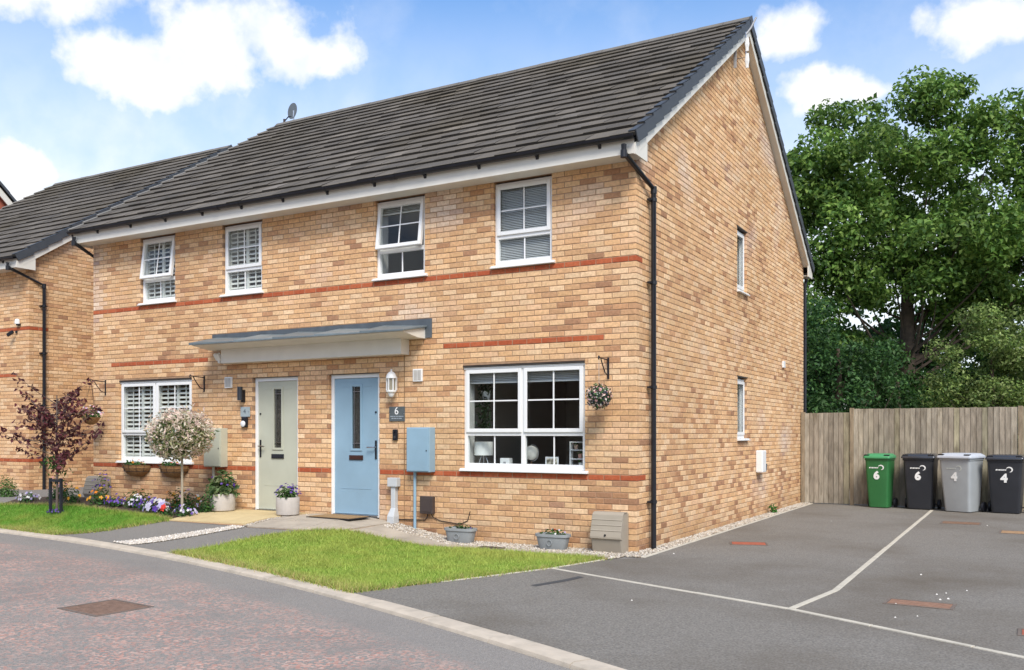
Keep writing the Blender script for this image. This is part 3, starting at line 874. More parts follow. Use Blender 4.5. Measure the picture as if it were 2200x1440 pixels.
th = thing('red_brick_house', 'red brick house, only its white gable board peeping over the far left roof', 'house', (-24.4, 5.5, 0))
RBR = mat('far red brick', (.34, .10, .06), .9, .2, 10)
hz = lambda y: 10.15 - .95 * abs(y)
MB().prism([(-4.8, -.3), (4.8, -.3), (4.8, hz(4.8)), (0, hz(0)), (-4.8, hz(4.8))], -6, 0, lambda y, z, x: (x, y, z)).build('wall', RBR, th)
for s in (-1, 1):
    MB().prism([(0, hz(0) + .14), (5.1 * s, hz(5.1) + .14), (5.1 * s, hz(5.1) + .28), (0, hz(0) + .28)], -6.1, .16, lambda y, z, x: (x, y, z)).build('roof', TILE, th)
    MB().prism([(0, hz(0) + .138), (5.1 * s, hz(5.1) + .138), (5.1 * s, hz(5.1) - .13), (0, hz(0) - .13)], .1, .14, lambda y, z, x: (x, y, z)).build('bargeboard', TRIMW, th)
    for k in range(12):
        a, b = 5.1 * k / 12, 5.1 * (k + 1) / 12
        MB().prism([(a * s, hz(a) + .20), (b * s, hz(b) + .20), (b * s, hz(b) + .32), (a * s, hz(a) + .30)], .1, .2, lambda y, z, x: (x, y, z)).build('verge_cap', VERGE, th)

# ------------------------------------------------------------------ ground
ax = Vector((-math.sin(VIEW), math.cos(VIEW), 0)); rt = Vector((math.cos(VIEW), math.sin(VIEW), 0))
MB().add([(-300, -300, -.09), (300, -300, -.09), (300, 300, -.09), (-300, 300, -.09)], [(0, 1, 2, 3)]).build('ground', mat('field ground', (.07, .085, .025), .95, .3, .5, .3, 20))['kind'] = 'structure'


def road_material():
    m = bpy.data.materials.new('chipped road tarmac'); m.use_nodes = True; nt = m.node_tree; N = nt.nodes; L = nt.links
    b = N['Principled BSDF']; b.inputs['Roughness'].default_value = .92; b.inputs['Specular IOR Level'].default_value = .2
    g = N.new('ShaderNodeNewGeometry'); vec = g.outputs['Position']
    def nzz(sc, det=4, r=.5):
        n = N.new('ShaderNodeTexNoise'); n.inputs['Scale'].default_value = sc; n.inputs['Detail'].default_value = det; n.inputs['Roughness'].default_value = r; L.new(vec, n.inputs['Vector']); return n.outputs[0]
    def mr(s, a, b_, c=0., d=1.):
        n = N.new('ShaderNodeMapRange'); n.inputs[1].default_value = a; n.inputs[2].default_value = b_; n.inputs[3].default_value = c; n.inputs[4].default_value = d; L.new(s, n.inputs[0]); return n.outputs[0]
    def mul(a, b_):
        n = N.new('ShaderNodeMath'); n.operation = 'MULTIPLY'; L.new(a, n.inputs[0]); L.new(b_, n.inputs[1]); return n.outputs[0]
    def mix(f, a, b_):
        n = N.new('ShaderNodeMix'); n.data_type = 'RGBA'; L.new(f, n.inputs[0])
        for i, s in ((6, a), (7, b_)):
            if isinstance(s, tuple): n.inputs[i].default_value = (*s, 1)
            else: L.new(s, n.inputs[i])
        return n.outputs[2]
    vo = N.new('ShaderNodeTexVoronoi'); vo.inputs['Scale'].default_value = 46; L.new(vec, vo.inputs['Vector'])
    sp = N.new('ShaderNodeSeparateColor'); L.new(vo.outputs['Color'], sp.inputs[0])
    at = N.new('ShaderNodeAttribute'); at.attribute_name = 'wear'
    chips = mul(mr(sp.outputs[0], .45, .6), mul(mr(nzz(2.2, 6, .65), .30, .62), mr(at.outputs['Fac'], .25, .75)))
    base = mix(mr(nzz(150, 3), .35, .65), (.18, .165, .15), (.30, .278, .252))
    chipc = mix(sp.outputs[1], (.40, .205, .16), (.52, .37, .31))
    c = mix(chips, base, chipc)
    c = mix(mr(nzz(.6, 6, .6), .5, .75, 0, .35), c, (.13, .115, .11))
    L.new(c, b.inputs['Base Color'])
    bp = N.new('ShaderNodeBump'); bp.inputs['Strength'].default_value = .8; bp.inputs['Distance'].default_value = .008
    L.new(vo.outputs['Distance'], bp.inputs['Height']); L.new(bp.outputs[0], b.inputs['Normal']); return m


KW = .19
xs = [-60, -45, -30, -22] + [-18 + .5 * i for i in range(49)] + [9, 12, 16]
ds = [KW - .02, .35, .5, .65, .85, 1.1, 1.6, 2.5, 4, 7, 12, 26]
V = []; F = []; wr = []
for x in xs:
    for d in ds: V.append((x, yk(x) - d * 1.06, -.03)); wr.append(0 if d < .5 else min(1, (d - .45) / .6))
nd = len(ds)
for i in range(len(xs) - 1):
    for j in range(nd - 1): F.append((i * nd + j, i * nd + j + 1, (i + 1) * nd + j + 1, (i + 1) * nd + j))
me = bpy.data.meshes.new('road'); me.from_pydata(V, [], F); a = me.attributes.new('wear', 'FLOAT', 'POINT'); a.data.foreach_set('value', wr)
me.materials.append(road_material()); link('road', me)['kind'] = 'structure'

# pavement level sheet behind the kerb (tarmac paths show of it)
V = []; F = []; xs2 = [-60, -40, -30, -24, -20, -17] + [-15 + .4 * i for i in range(46)] + [4, 6, 8, 11, 16]
ts = [0, .06, .12, .2, .3, .4, .5, .6, .7, .8, .9, 1, 1.6, 3, 6]
for x in xs2:
    k = yk(x) + .0
    for t in ts:
        y = k + (-.6 - k) * t if t <= 1 else -.6 + (t - 1) * 3.2
        V.append((x, y, zg(x, y)))
nd = len(ts)
for i in range(len(xs2) - 1):
    for j in range(nd - 1): F.append((i * nd + j, (i + 1) * nd + j, (i + 1) * nd + j + 1, i * nd + j + 1))
me = bpy.data.meshes.new('path'); me.from_pydata(V, [], F); me.materials.append(PATHT); link('path', me)['kind'] = 'structure'

LAWN_EDGE = [(-1.24, yk(-1.24) + .01), (-1.04, -3.53), (-.66, -2.58), (-.33, -1.72), (-.1, -.80)]
drv = [(2.5 * i / 6 - 1.24, yk(2.5 * i / 6 - 1.24)) for i in range(0, 7)] + [(3, yk(3)), (5, yk(5)), (9, yk(9)), (14, yk(14)), (14, 9.5), (.25, 9.5), (.25, -.42), (-.1, -.80), (-.33, -1.72), (-.66, -2.58), (-1.04, -3.53)]
drape('driveway', drv, .005, ASPH, 1.0)

# kerb
kb = MB()
for i in range(64):
    x = -16 + .4 * i; x2 = x + .4
    kb.add([(x, yk(x), -.05), (x2, yk(x2), -.05), (x2, yk(x2) - KW, -.05), (x, yk(x) - KW, -.05), (x, yk(x) - .004, .0), (x2, yk(x2) - .004, .0), (x2, yk(x2) - KW + .01, -.012), (x, yk(x) - KW + .01, -.012)],
           [(4, 7, 6, 5), (2, 3, 7, 6)])
kerb = kb.build('kerb', MORTAR); kerb['kind'] = 'structure'
x = -16.
while x < 6:
    sl_ = math.hypot(1, (yk(x + .1) - yk(x)) / .1); L_ = .91 / sl_; x1 = x + L_ - .008
    rings = []
    dz = R.uniform(-.003, .004)
    for k in range(5):
        xx = x + (x1 - x) * k / 4; s = (yk(xx + .05) - yk(xx - .05)) / .1; l = math.hypot(1, s); nx, ny = s / l, -1 / l
        y = yk(xx)
        prof = [(0, -.06), (0, .006), (KW - .035, .008), (KW - .01, -.004), (KW, -.03), (KW, -.06)]
        rings.append([(xx + nx * p, y + ny * p, h + dz) for p, h in prof])
    MB().loft(rings).build('kerb_stone', CONC, kerb, smooth=True); x += L_


def edging(name, pts, w=.05, seg=.92, top=.012):
    base = None; pts = [Vector((*p, 0)) for p in pts]
    mb = MB()
    for p, q in zip(pts, pts[1:]):
        d = (q - p).normalized(); n = Vector((-d.y, d.x, 0)) * (w / 2 - .008)
        mb.add([p - n + Vector((0, 0, .0065)), q - n + Vector((0, 0, .0065)), q + n + Vector((0, 0, .0065)), p + n + Vector((0, 0, .0065))], [(0, 1, 2, 3)])
    base = mb.build(name, MORTAR); base['kind'] = 'structure'
    for p, q in zip(pts, pts[1:]):
        L_ = (q - p).length; k = max(1, round(L_ / seg)); d = (q - p) / L_; n = Vector((-d.y, d.x, 0)) * w / 2
        for i in range(k):
            a = p + d * (L_ * i / k + .004); b = p + d * (L_ * (i + 1) / k - .004); j = n * R.uniform(.9, 1.1); h = top + R.uniform(-.002, .003)
            za, zb = zg(a.x, a.y), zg(b.x, b.y)
            v = [a - j, b - j, b + j, a + j]; zz = [za, zb, zb, za]
            MB().add([(p_.x, p_.y, z - .05) for p_, z in zip(v, zz)] + [(p_.x, p_.y, z + h) for p_, z in zip(v, zz)],
                     [(0, 3, 2, 1), (4, 5, 6, 7), (0, 1, 5, 4), (1, 2, 6, 5), (2, 3, 7, 6), (3, 0, 4, 7)]).build('edging_stone', EDGC, base, bevel=.006)


edging('drive_edging', [(-.32, -1.71), (2.51, -2.81), (3.96, -3.59), (7.0, -5.25)], .055)
edging('bay_edging', [(2.53, -2.77), (2.69, -1.65), (2.64, 8.75)], .055)
edging('gravel_edging', [(.245, -.40), (.245, 9.4)], .05)
edging('lawn_edging', [(-.86, -3.10), (-.65, -2.58), (-.32, -1.73), (-.09, -.80)], .035)

# lawns
LR = [(-1.24 - (5.01 - 1.24) * i / 8, yk(-1.24 - (5.01 - 1.24) * i / 8) + .01) for i in range(9)] + [(-4.61, -1.95), (-4.08, -1.47), (-3.73, -1.16), (-3.33, -1.07), (-2.64, -.93), (-1.81, -.80), (-.6, -.76), (-.1, -.78), (-.33, -1.70), (-.66, -2.57), (-1.05, -3.52)]
LL = [(-8.3, yk(-8.3) + .01), (-7.7, -1.95), (-7.0, -1.32), (-7.55, -1.14), (-8.63, -1.08), (-9.65, -1.02), (-10.51, -1.1), (-11.6, -1.2), (-14.5, -1.0), (-14.5, yk(-14.5) + .01), (-12, yk(-12) + .01), (-9.9, yk(-9.9) + .01)]


def lawn(name, label, poly, n, cols, hmin, hmax):
    drape(name, poly, .012, TURF, .5)
    pts = np.array(scatter(poly, n)) + NR.normal(0, .022, (n, 2)); z = np.array([zg(x, y) for x, y in pts]) + .010
    C = np.column_stack([pts, z]); an = NR.uniform(0, 2 * np.pi, n); h = NR.uniform(hmin, hmax, n); w = NR.uniform(.003, .0055, n)
    patch = np.array([noise.noise(Vector((x * 1.3, y * 1.3, 2.2))) + .6 * noise.noise(Vector((x * 4.1, y * 4.1, 7.2))) for x, y in pts])
    h = h * (1 + .45 * patch) * np.where(NR.random(n) < .04, 1.8, 1.)
    dx = np.column_stack([np.cos(an) * w, np.sin(an) * w, np.zeros(n)]); ln = NR.normal(0, .5, (n, 2)) * h[:, None]
    tip = C + np.column_stack([ln, h])
    V = np.stack([C - dx, C + dx, tip], 1).reshape(-1, 3); F = np.arange(3 * n).reshape(-1, 3)
    c = np.array(cols)[NR.integers(0, len(cols), n)]
    dry = np.clip(.25 + patch, 0, 1)[:, None] * .55
    c = c * (1 - dry) + np.array([.50, .49, .12]) * dry
    edge = np.array([max(0, 1 - (y - yk(x)) / (.35 + .25 * noise.noise(Vector((x * 2.3, y * 2.3, 0))))) for x, y in pts])[:, None] * NR.random((n, 1))
    c = c * (1 - edge) + np.array([.55, .46, .18]) * edge
    m = 7000; ep = []
    for _ in range(m):
        k = R.randrange(len(poly)); (xa, ya), (xb, yb) = poly[k], poly[(k + 1) % len(poly)]
        f = R.random(); ep.append((xa + (xb - xa) * f + R.gauss(0, .03), ya + (yb - ya) * f + R.gauss(0, .03)))
    ep = np.array(ep); C2 = np.column_stack([ep, [zg(x, y) + .004 for x, y in ep]]); h2 = NR.uniform(.02, .075, m); a2 = NR.uniform(0, 6.28, m); w2 = .004
    d2 = np.column_stack([np.cos(a2) * w2, np.sin(a2) * w2, np.zeros(m)]); t2 = C2 + np.column_stack([NR.normal(0, .6, (m, 2)) * h2[:, None], h2])
    V = np.concatenate([V, np.stack([C2 - d2, C2 + d2, t2], 1).reshape(-1, 3)]); F = np.arange(3 * (n + m)).reshape(-1, 3)
    e2 = np.array([(.52, .43, .18), (.34, .42, .08), (.24, .36, .06), (.45, .40, .14)])[NR.integers(0, 4, m)]; c = np.concatenate([c, e2]); n = n + m
    tag(link('grass', np_mesh('grass', V, F, GRASS, c * NR.uniform(.8, 1.2, (n, 1)))), label, 'grass', kind='stuff')


lawn('front_lawn', 'short sunlit grass of the wedge shaped front lawn by the driveway', LR, 95000, [(.35, .47, .085), (.30, .43, .07), (.42, .51, .11), (.25, .39, .06)], .02, .045)
lawn('side_lawn', 'deeper green grass of the lawn at the far left', LL, 65000, [(.15, .35, .035), (.12, .30, .03), (.19, .38, .05)], .02, .045)


# paving slabs
def slab(poly, parent, matl, top=.024):
    n = len(poly); cx = sum(p[0] for p in poly) / n; cy = sum(p[1] for p in poly) / n; q = []
    for x, y in poly:
        d = math.hypot(x - cx, y - cy); q.append((x + (cx - x) / d * .006, y + (cy - y) / d * .006))
    dz = R.uniform(-.003, .003)
    vs = [(x, y, zg(x, y) - .03) for x, y in q] + [(x, y, zg(x, y) + top + dz) for x, y in q]
    MB().add(vs, [tuple(range(n))[::-1], tuple(range(n, 2 * n))] + [(i, (i + 1) % n, n + (i + 1) % n, n + i) for i in range(n)]).build('paving_slab', matl, parent, bevel=.004)


yel = drape('buff_terrace', [(-7.02, -1.33), (-5.42, -1.40), (-5.36, -.03), (-7.02, -.03)], .004, MORTAR)
for i in range(3):
    for j in range(3):
        x0, x1 = -7.0 + .53 * i, -7.0 + .53 * (i + 1); y0, y1 = -1.33 + .44 * j, -1.33 + .44 * (j + 1)
        slab([(x0, y0), (x1, y0), (x1, y1), (x0, y1)], yel, SLABY)
gry = drape('grey_terrace', [(-5.28, -1.44), (-4.10, -1.45), (-3.72, -1.14), (-3.72, -.03), (-5.28, -.03)], .004, MORTAR)
for i in range(3):
    for j in range(3):
        x0, x1 = -5.26 + .5 * i, -5.26 + .5 * (i + 1); y0, y1 = -1.44 + .47 * j, -1.44 + .47 * (j + 1)
        if i == 2: x1 = -3.74
        p = [(x0, y0), (x1, y0), (x1, y1), (x0, y1)]
        if i == 2 and j == 0: p = [(x0, y0), (-4.12, y0), (-3.76, -1.16), (-3.76, y1), (x0, y1)]
        slab(p, gry, SLABG)
wk = drape('wall_walk', [(-3.70, -1.15), (-3.33, -1.06), (-2.64, -.92), (-1.81, -.79), (-.6, -.75), (-.08, -.77), (-.1, -.55), (-1.8, -.50), (-2.6, -.55), (-3.70, -.40)], .004, MORTAR)
wl = [(-3.71, -1.145, -.40), (-3.1, -1.01, -.47), (-2.5, -.895, -.55), (-1.9, -.805, -.51), (-1.3, -.77, -.50), (-.7, -.755, -.51), (-.12, -.765, -.55)]
for (xa, ya, yb), (xb, yc, yd) in zip(wl, wl[1:]): slab([(xa, ya), (xb, yc), (xb, yd), (xa, yb)], wk, SLABG, .02)


def gravel(name, label, poly, n, cols, smin, smax):
    drape(name + '_bed', poly, .007, GRBASE, .5)
    pts = np.array(scatter(poly, n)); z = np.array([zg(x, y) for x, y in pts]) + .012
    s = NR.uniform(smin, smax, n)[:, None]; C = np.column_stack([pts, z])
    o = np.array([(1, 0, 0), (-1, 0, 0), (0, 1, 0), (0, -1, 0), (0, 0, .75), (0, 0, -.6)])
    V = np.zeros((n, 6, 3)); an = NR.uniform(0, 6.28, n)
    for k in range(6):
        d = o[k] * NR.uniform(.7, 1.3, (n, 1)) + NR.normal(0, .18, (n, 3))
        V[:, k, 0] = d[:, 0] * np.cos(an) - d[:, 1] * np.sin(an); V[:, k, 1] = d[:, 0] * np.sin(an) + d[:, 1] * np.cos(an); V[:, k, 2] = d[:, 2]
    V = C[:, None, :] + V * s[:, None, :]
    f = np.array([(0, 2, 4), (2, 1, 4), (1, 3, 4), (3, 0, 4), (2, 0, 5), (1, 2, 5), (3, 1, 5), (0, 3, 5)])
    F = (np.arange(n)[:, None, None] * 6 + f[None]).reshape(-1, 3)
    c = np.array(cols)[NR.integers(0, len(cols), n)] * NR.uniform(.75, 1.15, (n, 1))
    tag(link('gravel', np_mesh('gravel', V.reshape(-1, 3), F, GRAVEL, np.repeat(c, 8, 0))), label, 'gravel', kind='stuff')


PALE = [(.55, .50, .43), (.48, .42, .34), (.62, .58, .52), (.40, .33, .26), (.53, .45, .35), (.30, .25, .2)]
gravel('side_gravel', 'pale gravel strip along the foot of the gable wall', [(.012, -.42), (.215, -.42), (.215, 9.4), (.012, 9.4)], 4800, PALE, .009, .02)
gravel('front_gravel', 'pale gravel at the foot of the front wall beside the slab walk', [(-3.7, -.40), (-2.6, -.55), (-1.8, -.50), (-.1, -.55), (-.08, -.75), (.012, -.6), (.012, -.012), (-3.7, -.012)], 5200, PALE, .009, .02)
gravel('path_gravel', 'white gravel strip between the two tarmac front paths', [(-6.66, -2.53), (-6.22, -2.62), (-5.28, -1.46), (-5.52, -1.42)], 1900, [(.66, .62, .57), (.58, .52, .45), (.50, .44, .37)], .01, .022)
gravel('joint_gravel', 'thin line of pebbles between buff and grey paving', [(-5.37, -1.4), (-5.29, -1.4), (-5.29, -.03), (-5.36, -.03)], 420, PALE, .008, .016)
drape('flower_bed', [(-6.98, -1.28), (-7.6, -1.12), (-9.7, -1.0), (-11.6, -1.16), (-11.6, -.02), (-7.03, -.02)], .010, SOIL)

# loose white stones on the driveway
lm = MB()
for x, y in [(3.55, -1.42), (3.62, -1.30), (3.66, -1.62), (3.60, -1.70), (3.78, -1.05), (3.28, -2.12), (3.7, 5.95), (1.35, 5.5), (.45, .12), (3.35, -2.75), (3.5, -2.6), (1.2, -3.1), (3.3, -.2)]:
    s = R.uniform(.006, .014); lm.add([(x - s, y - s * .6, .004), (x + s, y - s * .5, .004), (x + s * .7, y + s, .004), (x - s * .8, y + s * .8, .004), (x - s * .5, y - s * .3, .004 + s), (x + s * .5, y - s * .3, .004 + s), (x + s * .4, y + s * .5, .004 + s * .9), (x - s * .4, y + s * .5, .004 + s)],
                                     [(4, 5, 6, 7), (0, 1, 5, 4), (1, 2, 6, 5), (2, 3, 7, 6), (3, 0, 4, 7)], 0, (.78, .75, .7))
tag(lm.build('scattered_stones', GRAVEL), 'loose white stones scattered over the driveway', 'stones', kind='stuff')


# covers in the ground
def cover(name, label, c, w, d, rz, matl, z=.012, frame=True):
    t = thing(name, label, 'cover', (c[0], c[1], zg(*c) + z - .012), rz)
    MB().box(-w / 2, w / 2, -d / 2, d / 2, .002, .010).build('plate', matl, t, bevel=.002)
    mb = MB()
    for x0, x1, y0, y1 in ((-w / 2 - .03, -w / 2 - .004, -d / 2 - .03, d / 2 + .03), (w / 2 + .004, w / 2 + .03, -d / 2 - .03, d / 2 + .03), (-w / 2 - .004, w / 2 + .004, -d / 2 - .03, -d / 2 - .004), (-w / 2 - .004, w / 2 + .004, d / 2 + .004, d / 2 + .03)): mb.box(x0, x1, y0, y1, .001, .0115)
    mb.build('rim', mat('rim iron', (.15, .12, .10), .85, .2, 20), t)
    rb = MB(); k = max(3, int(w / .05))
    for i in range(k): rb.box(-w / 2 + w * (i + .3) / k, -w / 2 + w * (i + .6) / k, -d / 2 + .02, d / 2 - .02, .0101, .0125)
    rb.build('ribs', matl, t)
    return t


cover('drain_cover', 'small red drain cover in the tarmac beside the gable wall', (.98, 1.62), .44, .30, .3, REDIRON)
cover('drain_cover', 'long ribbed orange drain cover in the right hand parking bay', (3.46, -2.02), .50, .24, -.05, mat('orange iron', (.25, .14, .092), .85, .25, 18, .4))
cover('drain_cover', 'faint brown drain cover in front of the grey bin', (3.3, 6.2), .55, .4, 0, mat('brown iron', (.20, .115, .07), .85, .25, 18, .4))
cover('drain_cover', 'tan drain cover at the right edge in front of the last bin', (4.2, 5.0), .55, .4, 0, mat('tan iron', (.34, .21, .11), .85, .25, 18, .4))
cover('drain_cover', 'red cover cut by the right edge of the photograph', (4.36, -2.88), .22, .22, 0, REDIRON)
cover('manhole_cover', 'rusty rectangular manhole cover set in the road', (-2.76, -5.53), .56, .48, -.1, RUST, z=-.024)
cover('gully_grate', 'small black grate set in the slab walk below the window', (-1.75, -.62), .28, .09, .0, BLACKP, z=.034)
MB().add([(.02, -2.83, .0075), (.10, -2.86, .0075), (.22, -2.45, .0075), (.27, -2.12, .0075), (.19, -2.08, .0075), (.14, -2.4, .0075)], [(0, 1, 2, 3, 4, 5)]).build('tarmac_patch', mat('patch tarmac', (.06, .06, .062), .9, .2, 60))['kind'] = 'structure'


# ------------------------------------------------------------------ fence, gate, bins
FY = 9.45
WCOL = [(.275, .235, .185), (.30, .26, .20), (.245, .21, .165), (.325, .285, .225), (.28, .245, .195)]


def fence_panel(name, label, cat, x0, x1, top, post_l, post_r, z0=.02):
    t = thing(name, label, cat, (x0, FY, 0), 0, 'timber fence panels' if cat == 'fence' else None); w = x1 - x0
    n = round((w) / .10); bw = w / n
    for i in range(n):
        a = i * bw; c = R.choice(WCOL); j = R.uniform(.85, 1.12); c = tuple(q * j for q in c)
        if R.random() < .14: c = (c[0] * .97, c[1] * 1.0, c[2] * .88)
        hb_ = R.uniform(-.006, .004)
        v = [(a - .012, -.022, z0), (a + bw, -.006, z0), (a + bw, .004, z0), (a - .012, .0, z0)]
        MB().add(v + [(p[0], p[1], top + hb_) for p in v], [(0, 3, 2, 1), (4, 5, 6, 7), (0, 1, 5, 4), (1, 2, 6, 5), (2, 3, 7, 6), (3, 0, 4, 7)], 0, c).build('board', WOOD, t)
    for zz in (.35, 1.0, top - .25): MB().box(0, w, .006, .045, zz, zz + .075, 0, WCOL[0]).build('rail', WOOD, t)
    for on, px in ((post_l, -.085), (post_r, w + .005)):
        if on: MB().box(px, px + .08, -.03, .05, 0, top + .02, 0, (.27, .215, .15)).build('post', WOOD, t)
    return t


fence_panel('garden_gate', 'weathered timber side gate between the house and the fence', 'gate', .10, 1.0, 1.945, True, False)
fence_panel('fence_panel', 'long weathered timber fence panel behind the four wheelie bins', 'fence', 1.095, 4.10, 2.02, True, True)
fence_panel('fence_panel', 'last timber fence panel at the right edge beyond the post', 'fence', 4.19, 7.2, 2.02, False, True)


def rrect(w, d, r, z, cy=0, n=4):
    pts = []
    for cx_, cy_, a0 in ((w / 2 - r, d / 2 - r, 0), (-w / 2 + r, d / 2 - r, 90), (-w / 2 + r, -d / 2 + r, 180), (w / 2 - r, -d / 2 + r, 270)):
        for k in range(n + 1):
            an = rad(a0 + 90 * k / n); pts.append((cx_ + r * math.cos(an), cy + cy_ + r * math.sin(an), z))
    return pts


def wheelie_bin(label, loc, rz, w, d, h, body, lid, num, logo_c):
    t = thing('wheelie_bin', label, 'bin', loc, rz, 'wheelie bins against the fence')
    b = MB(); b.loft([rrect(w * .78, d * .72, .05, .02, .03), rrect(w * .80, d * .76, .05, .10, .03), rrect(w * .9, d * .92, .05, h * .55, .01), rrect(w * .96, d, .05, h - .10), rrect(w, d * 1.03, .04, h - .095), rrect(w, d * 1.03, .04, h - .05)])
    b.build('body', body, t, smooth=True)
    l = MB(); l.loft([rrect(w * 1.07, d * 1.12, .04, h - .055, -.01), rrect(w * 1.08, d * 1.13, .04, h - .035, -.01), rrect(w * 1.05, d * 1.1, .05, h - .005, -.005), rrect(w * .86, d * .86, .06, h + .035, .02), rrect(w * .7, d * .7, .06, h + .04, .02)])
    lo = l.build('lid', lid, t, smooth=True)
    for s in (-1, 1): MB().box(s * w * .40 - .05, s * w * .40 + .05, -d * .56, -d * .40, h - .004, h + .022).build('lid_grip', BLACKP, lo, bevel=.008)
    MB().tube([(-w * .42, d * .5, h - .06), (-w * .42, d * .62, h - .02), (w * .42, d * .62, h - .02), (w * .42, d * .5, h - .06)], .015, 8).build('handle', body, t, smooth=True)
    MB().tube([(-w * .5, d * .40, .10), (w * .5, d * .40, .10)], .012, 8).build('axle', BLACKP, t)
    for s in (-1, 1):
        wh = MB(); wh.lathe([(.055, -.025), (.085, -.028), (.1, -.02), (.1, .02), (.085, .028), (.055, .025)], 18)
        o = wh.build('wheel', BLACKP, t, smooth=True, loc=(s * w * .52, d * .40, .10)); o.rotation_euler = (0, math.pi / 2, 0)
    # flat dark strips painting the shade of moulded grooves on the front
    yf = lambda z: -(d * .92 / 2 - .01 + (d * .5 - d * .46) * 0) if z > h * .5 else -(d * .36 - .03 + (z - .1) / (h * .45) * (d * .10))
    for s in (-1, 1): MB().add([(s * w * .16, yf(.06) - .004, .06), (s * w * .18, yf(.06) - .004, .06), (s * w * .12, yf(.4) - .006, .42), (s * w * .10, yf(.4) - .006, .42)], [(0, 1, 2, 3)]).build('rib_shade_strip', mat('bin shadow groove', (.02, .02, .02), .6), t)
    # number and council swoosh
    fy = lambda z: -(d * .46 - .01 + (z - h * .55) / (h * .45 - .10) * (d * .04 + .01))
    tl = math.atan2(d * .04 + .01, h * .45 - .1)
    zn = h * .62; ynum = fy(zn) - .006
    nm = link('number', text_mesh(num, .21, WHITE_PAINT, .002, .012), t, (-.01, ynum, zn)); nm.rotation_euler = (math.pi / 2 + tl, 0, 0)
    zl = h * .775; yl = fy(zl) - .006
    sw = MB(); pts = []
    for k in range(9):
        an = rad(150 - 230 * k / 8); pts.append((math.cos(an), math.sin(an), .011 * math.sin(math.pi * (k + .6) / 9.2) + .002))
    vs = []
    for cx_, sz, th_ in pts: vs += [(.075 + (.052 - th_) * cx_, 0, (.046 - th_) * sz), (.075 + (.052 + th_) * cx_, 0, (.046 + th_) * sz)]
    sw.add(vs, [(2 * i, 2 * i + 1, 2 * i + 3, 2 * i + 2) for i in range(8)])
    x = -.15
    for wd in (.028, .012, .03, .016, .022, .012, .018): sw.add([(x, 0, -.018), (x + wd, 0, -.016), (x + wd + .006, 0, .008), (x + .006, 0, .006)], [(0, 1, 2, 3)]); x += wd + .006
    so = sw.build('logo', logo_c, t, loc=(0, yl, zl)); so.rotation_euler = (tl, 0, 0)
    return t


WHITE_PAINT = mat('white lettering', (.82, .82, .80), .5, .02)
LOGO_G = mat('pale lettering', (.50, .53, .50), .5, .02)
BING = mat('green bin plastic', (.03, .15, .045), .45, .08, 5); BINGL = mat('green bin lid', (.06, .27, .11), .42, .08, 5)
BINK = mat('black bin plastic', (.026, .028, .034), .42, .1, 5); BINKL = mat('black bin lid', (.035, .038, .046), .2, .1, 5, spec=.6); BINS = mat('silver bin plastic', (.34, .36, .37), .45, .06, 5); BINSL = mat('pale grey lid', (.46, .49, .54), .42, .06, 5)
wheelie_bin('green wheelie bin numbered 6 nearest the gate', (1.66, 9.02, 0), -.12, .48, .50, 1.06, BING, BINGL, '6', WHITE_PAINT)
wheelie_bin('black wheelie bin numbered 6 between the green and grey bins', (2.42, 9.0, 0), -.08, .58, .56, 1.07, BINK, BINKL, '6', WHITE_PAINT)
wheelie_bin('silver grey wheelie bin numbered 4 with pale lid', (3.16, 8.72, 0), -.35, .60, .62, 1.09, BINS, BINSL, '4', LOGO_G)
wheelie_bin('black wheelie bin numbered 4 at the right end', (3.92, 8.82, 0), -.10, .60, .58, 1.07, BINK, BINKL, '4', WHITE_PAINT)


# ------------------------------------------------------------------ trees
def jit(c, n, r): return np.asarray(c) + NR.normal(0, r, (n, 3))


def crown_points(ells, nclu, rmin, rmax, per, flat=.75):
    """clusters inside the ellipsoids (lateral, depth, z) -> cluster centres, leaf centres, shade value, outward bias."""
    cl = []
    while len(cl) < nclu:
        e = R.choices(ells, [q[3] * q[4] * q[5] for q in ells])[0]
        d = Vector((R.gauss(0, 1), R.gauss(0, 1), R.gauss(0, 1))).normalized() * (R.random() ** .42)
        cl.append((Vector((e[0] + d.x * e[3], e[1] + d.y * e[4], e[2] + d.z * e[5])), R.uniform(rmin, rmax)))
    P = []; S = []; B = []
    for c, r in cl:
        n = int(per * r * r / (rmax * rmax)) + 6
        d = NR.normal(size=(n, 3)); d /= np.linalg.norm(d, axis=1, keepdims=True)
        q = NR.uniform(.45, 1.0, (n, 1)) * np.array([1, 1, flat])
        P.append(np.array(c) + d * q * r); S.append(np.full(n, R.uniform(-1, 1))); B.append(d * .6 + np.array([0, 0, .7]))
    return cl, np.concatenate(P), np.concatenate(S), np.concatenate(B)


def to_world(base, P):
    P = np.asarray(P); b = np.array(base)
    return b + P[:, :1] * np.array(rt) + P[:, 1:2] * np.array(ax) + P[:, 2:3] * np.array([0, 0, 1])


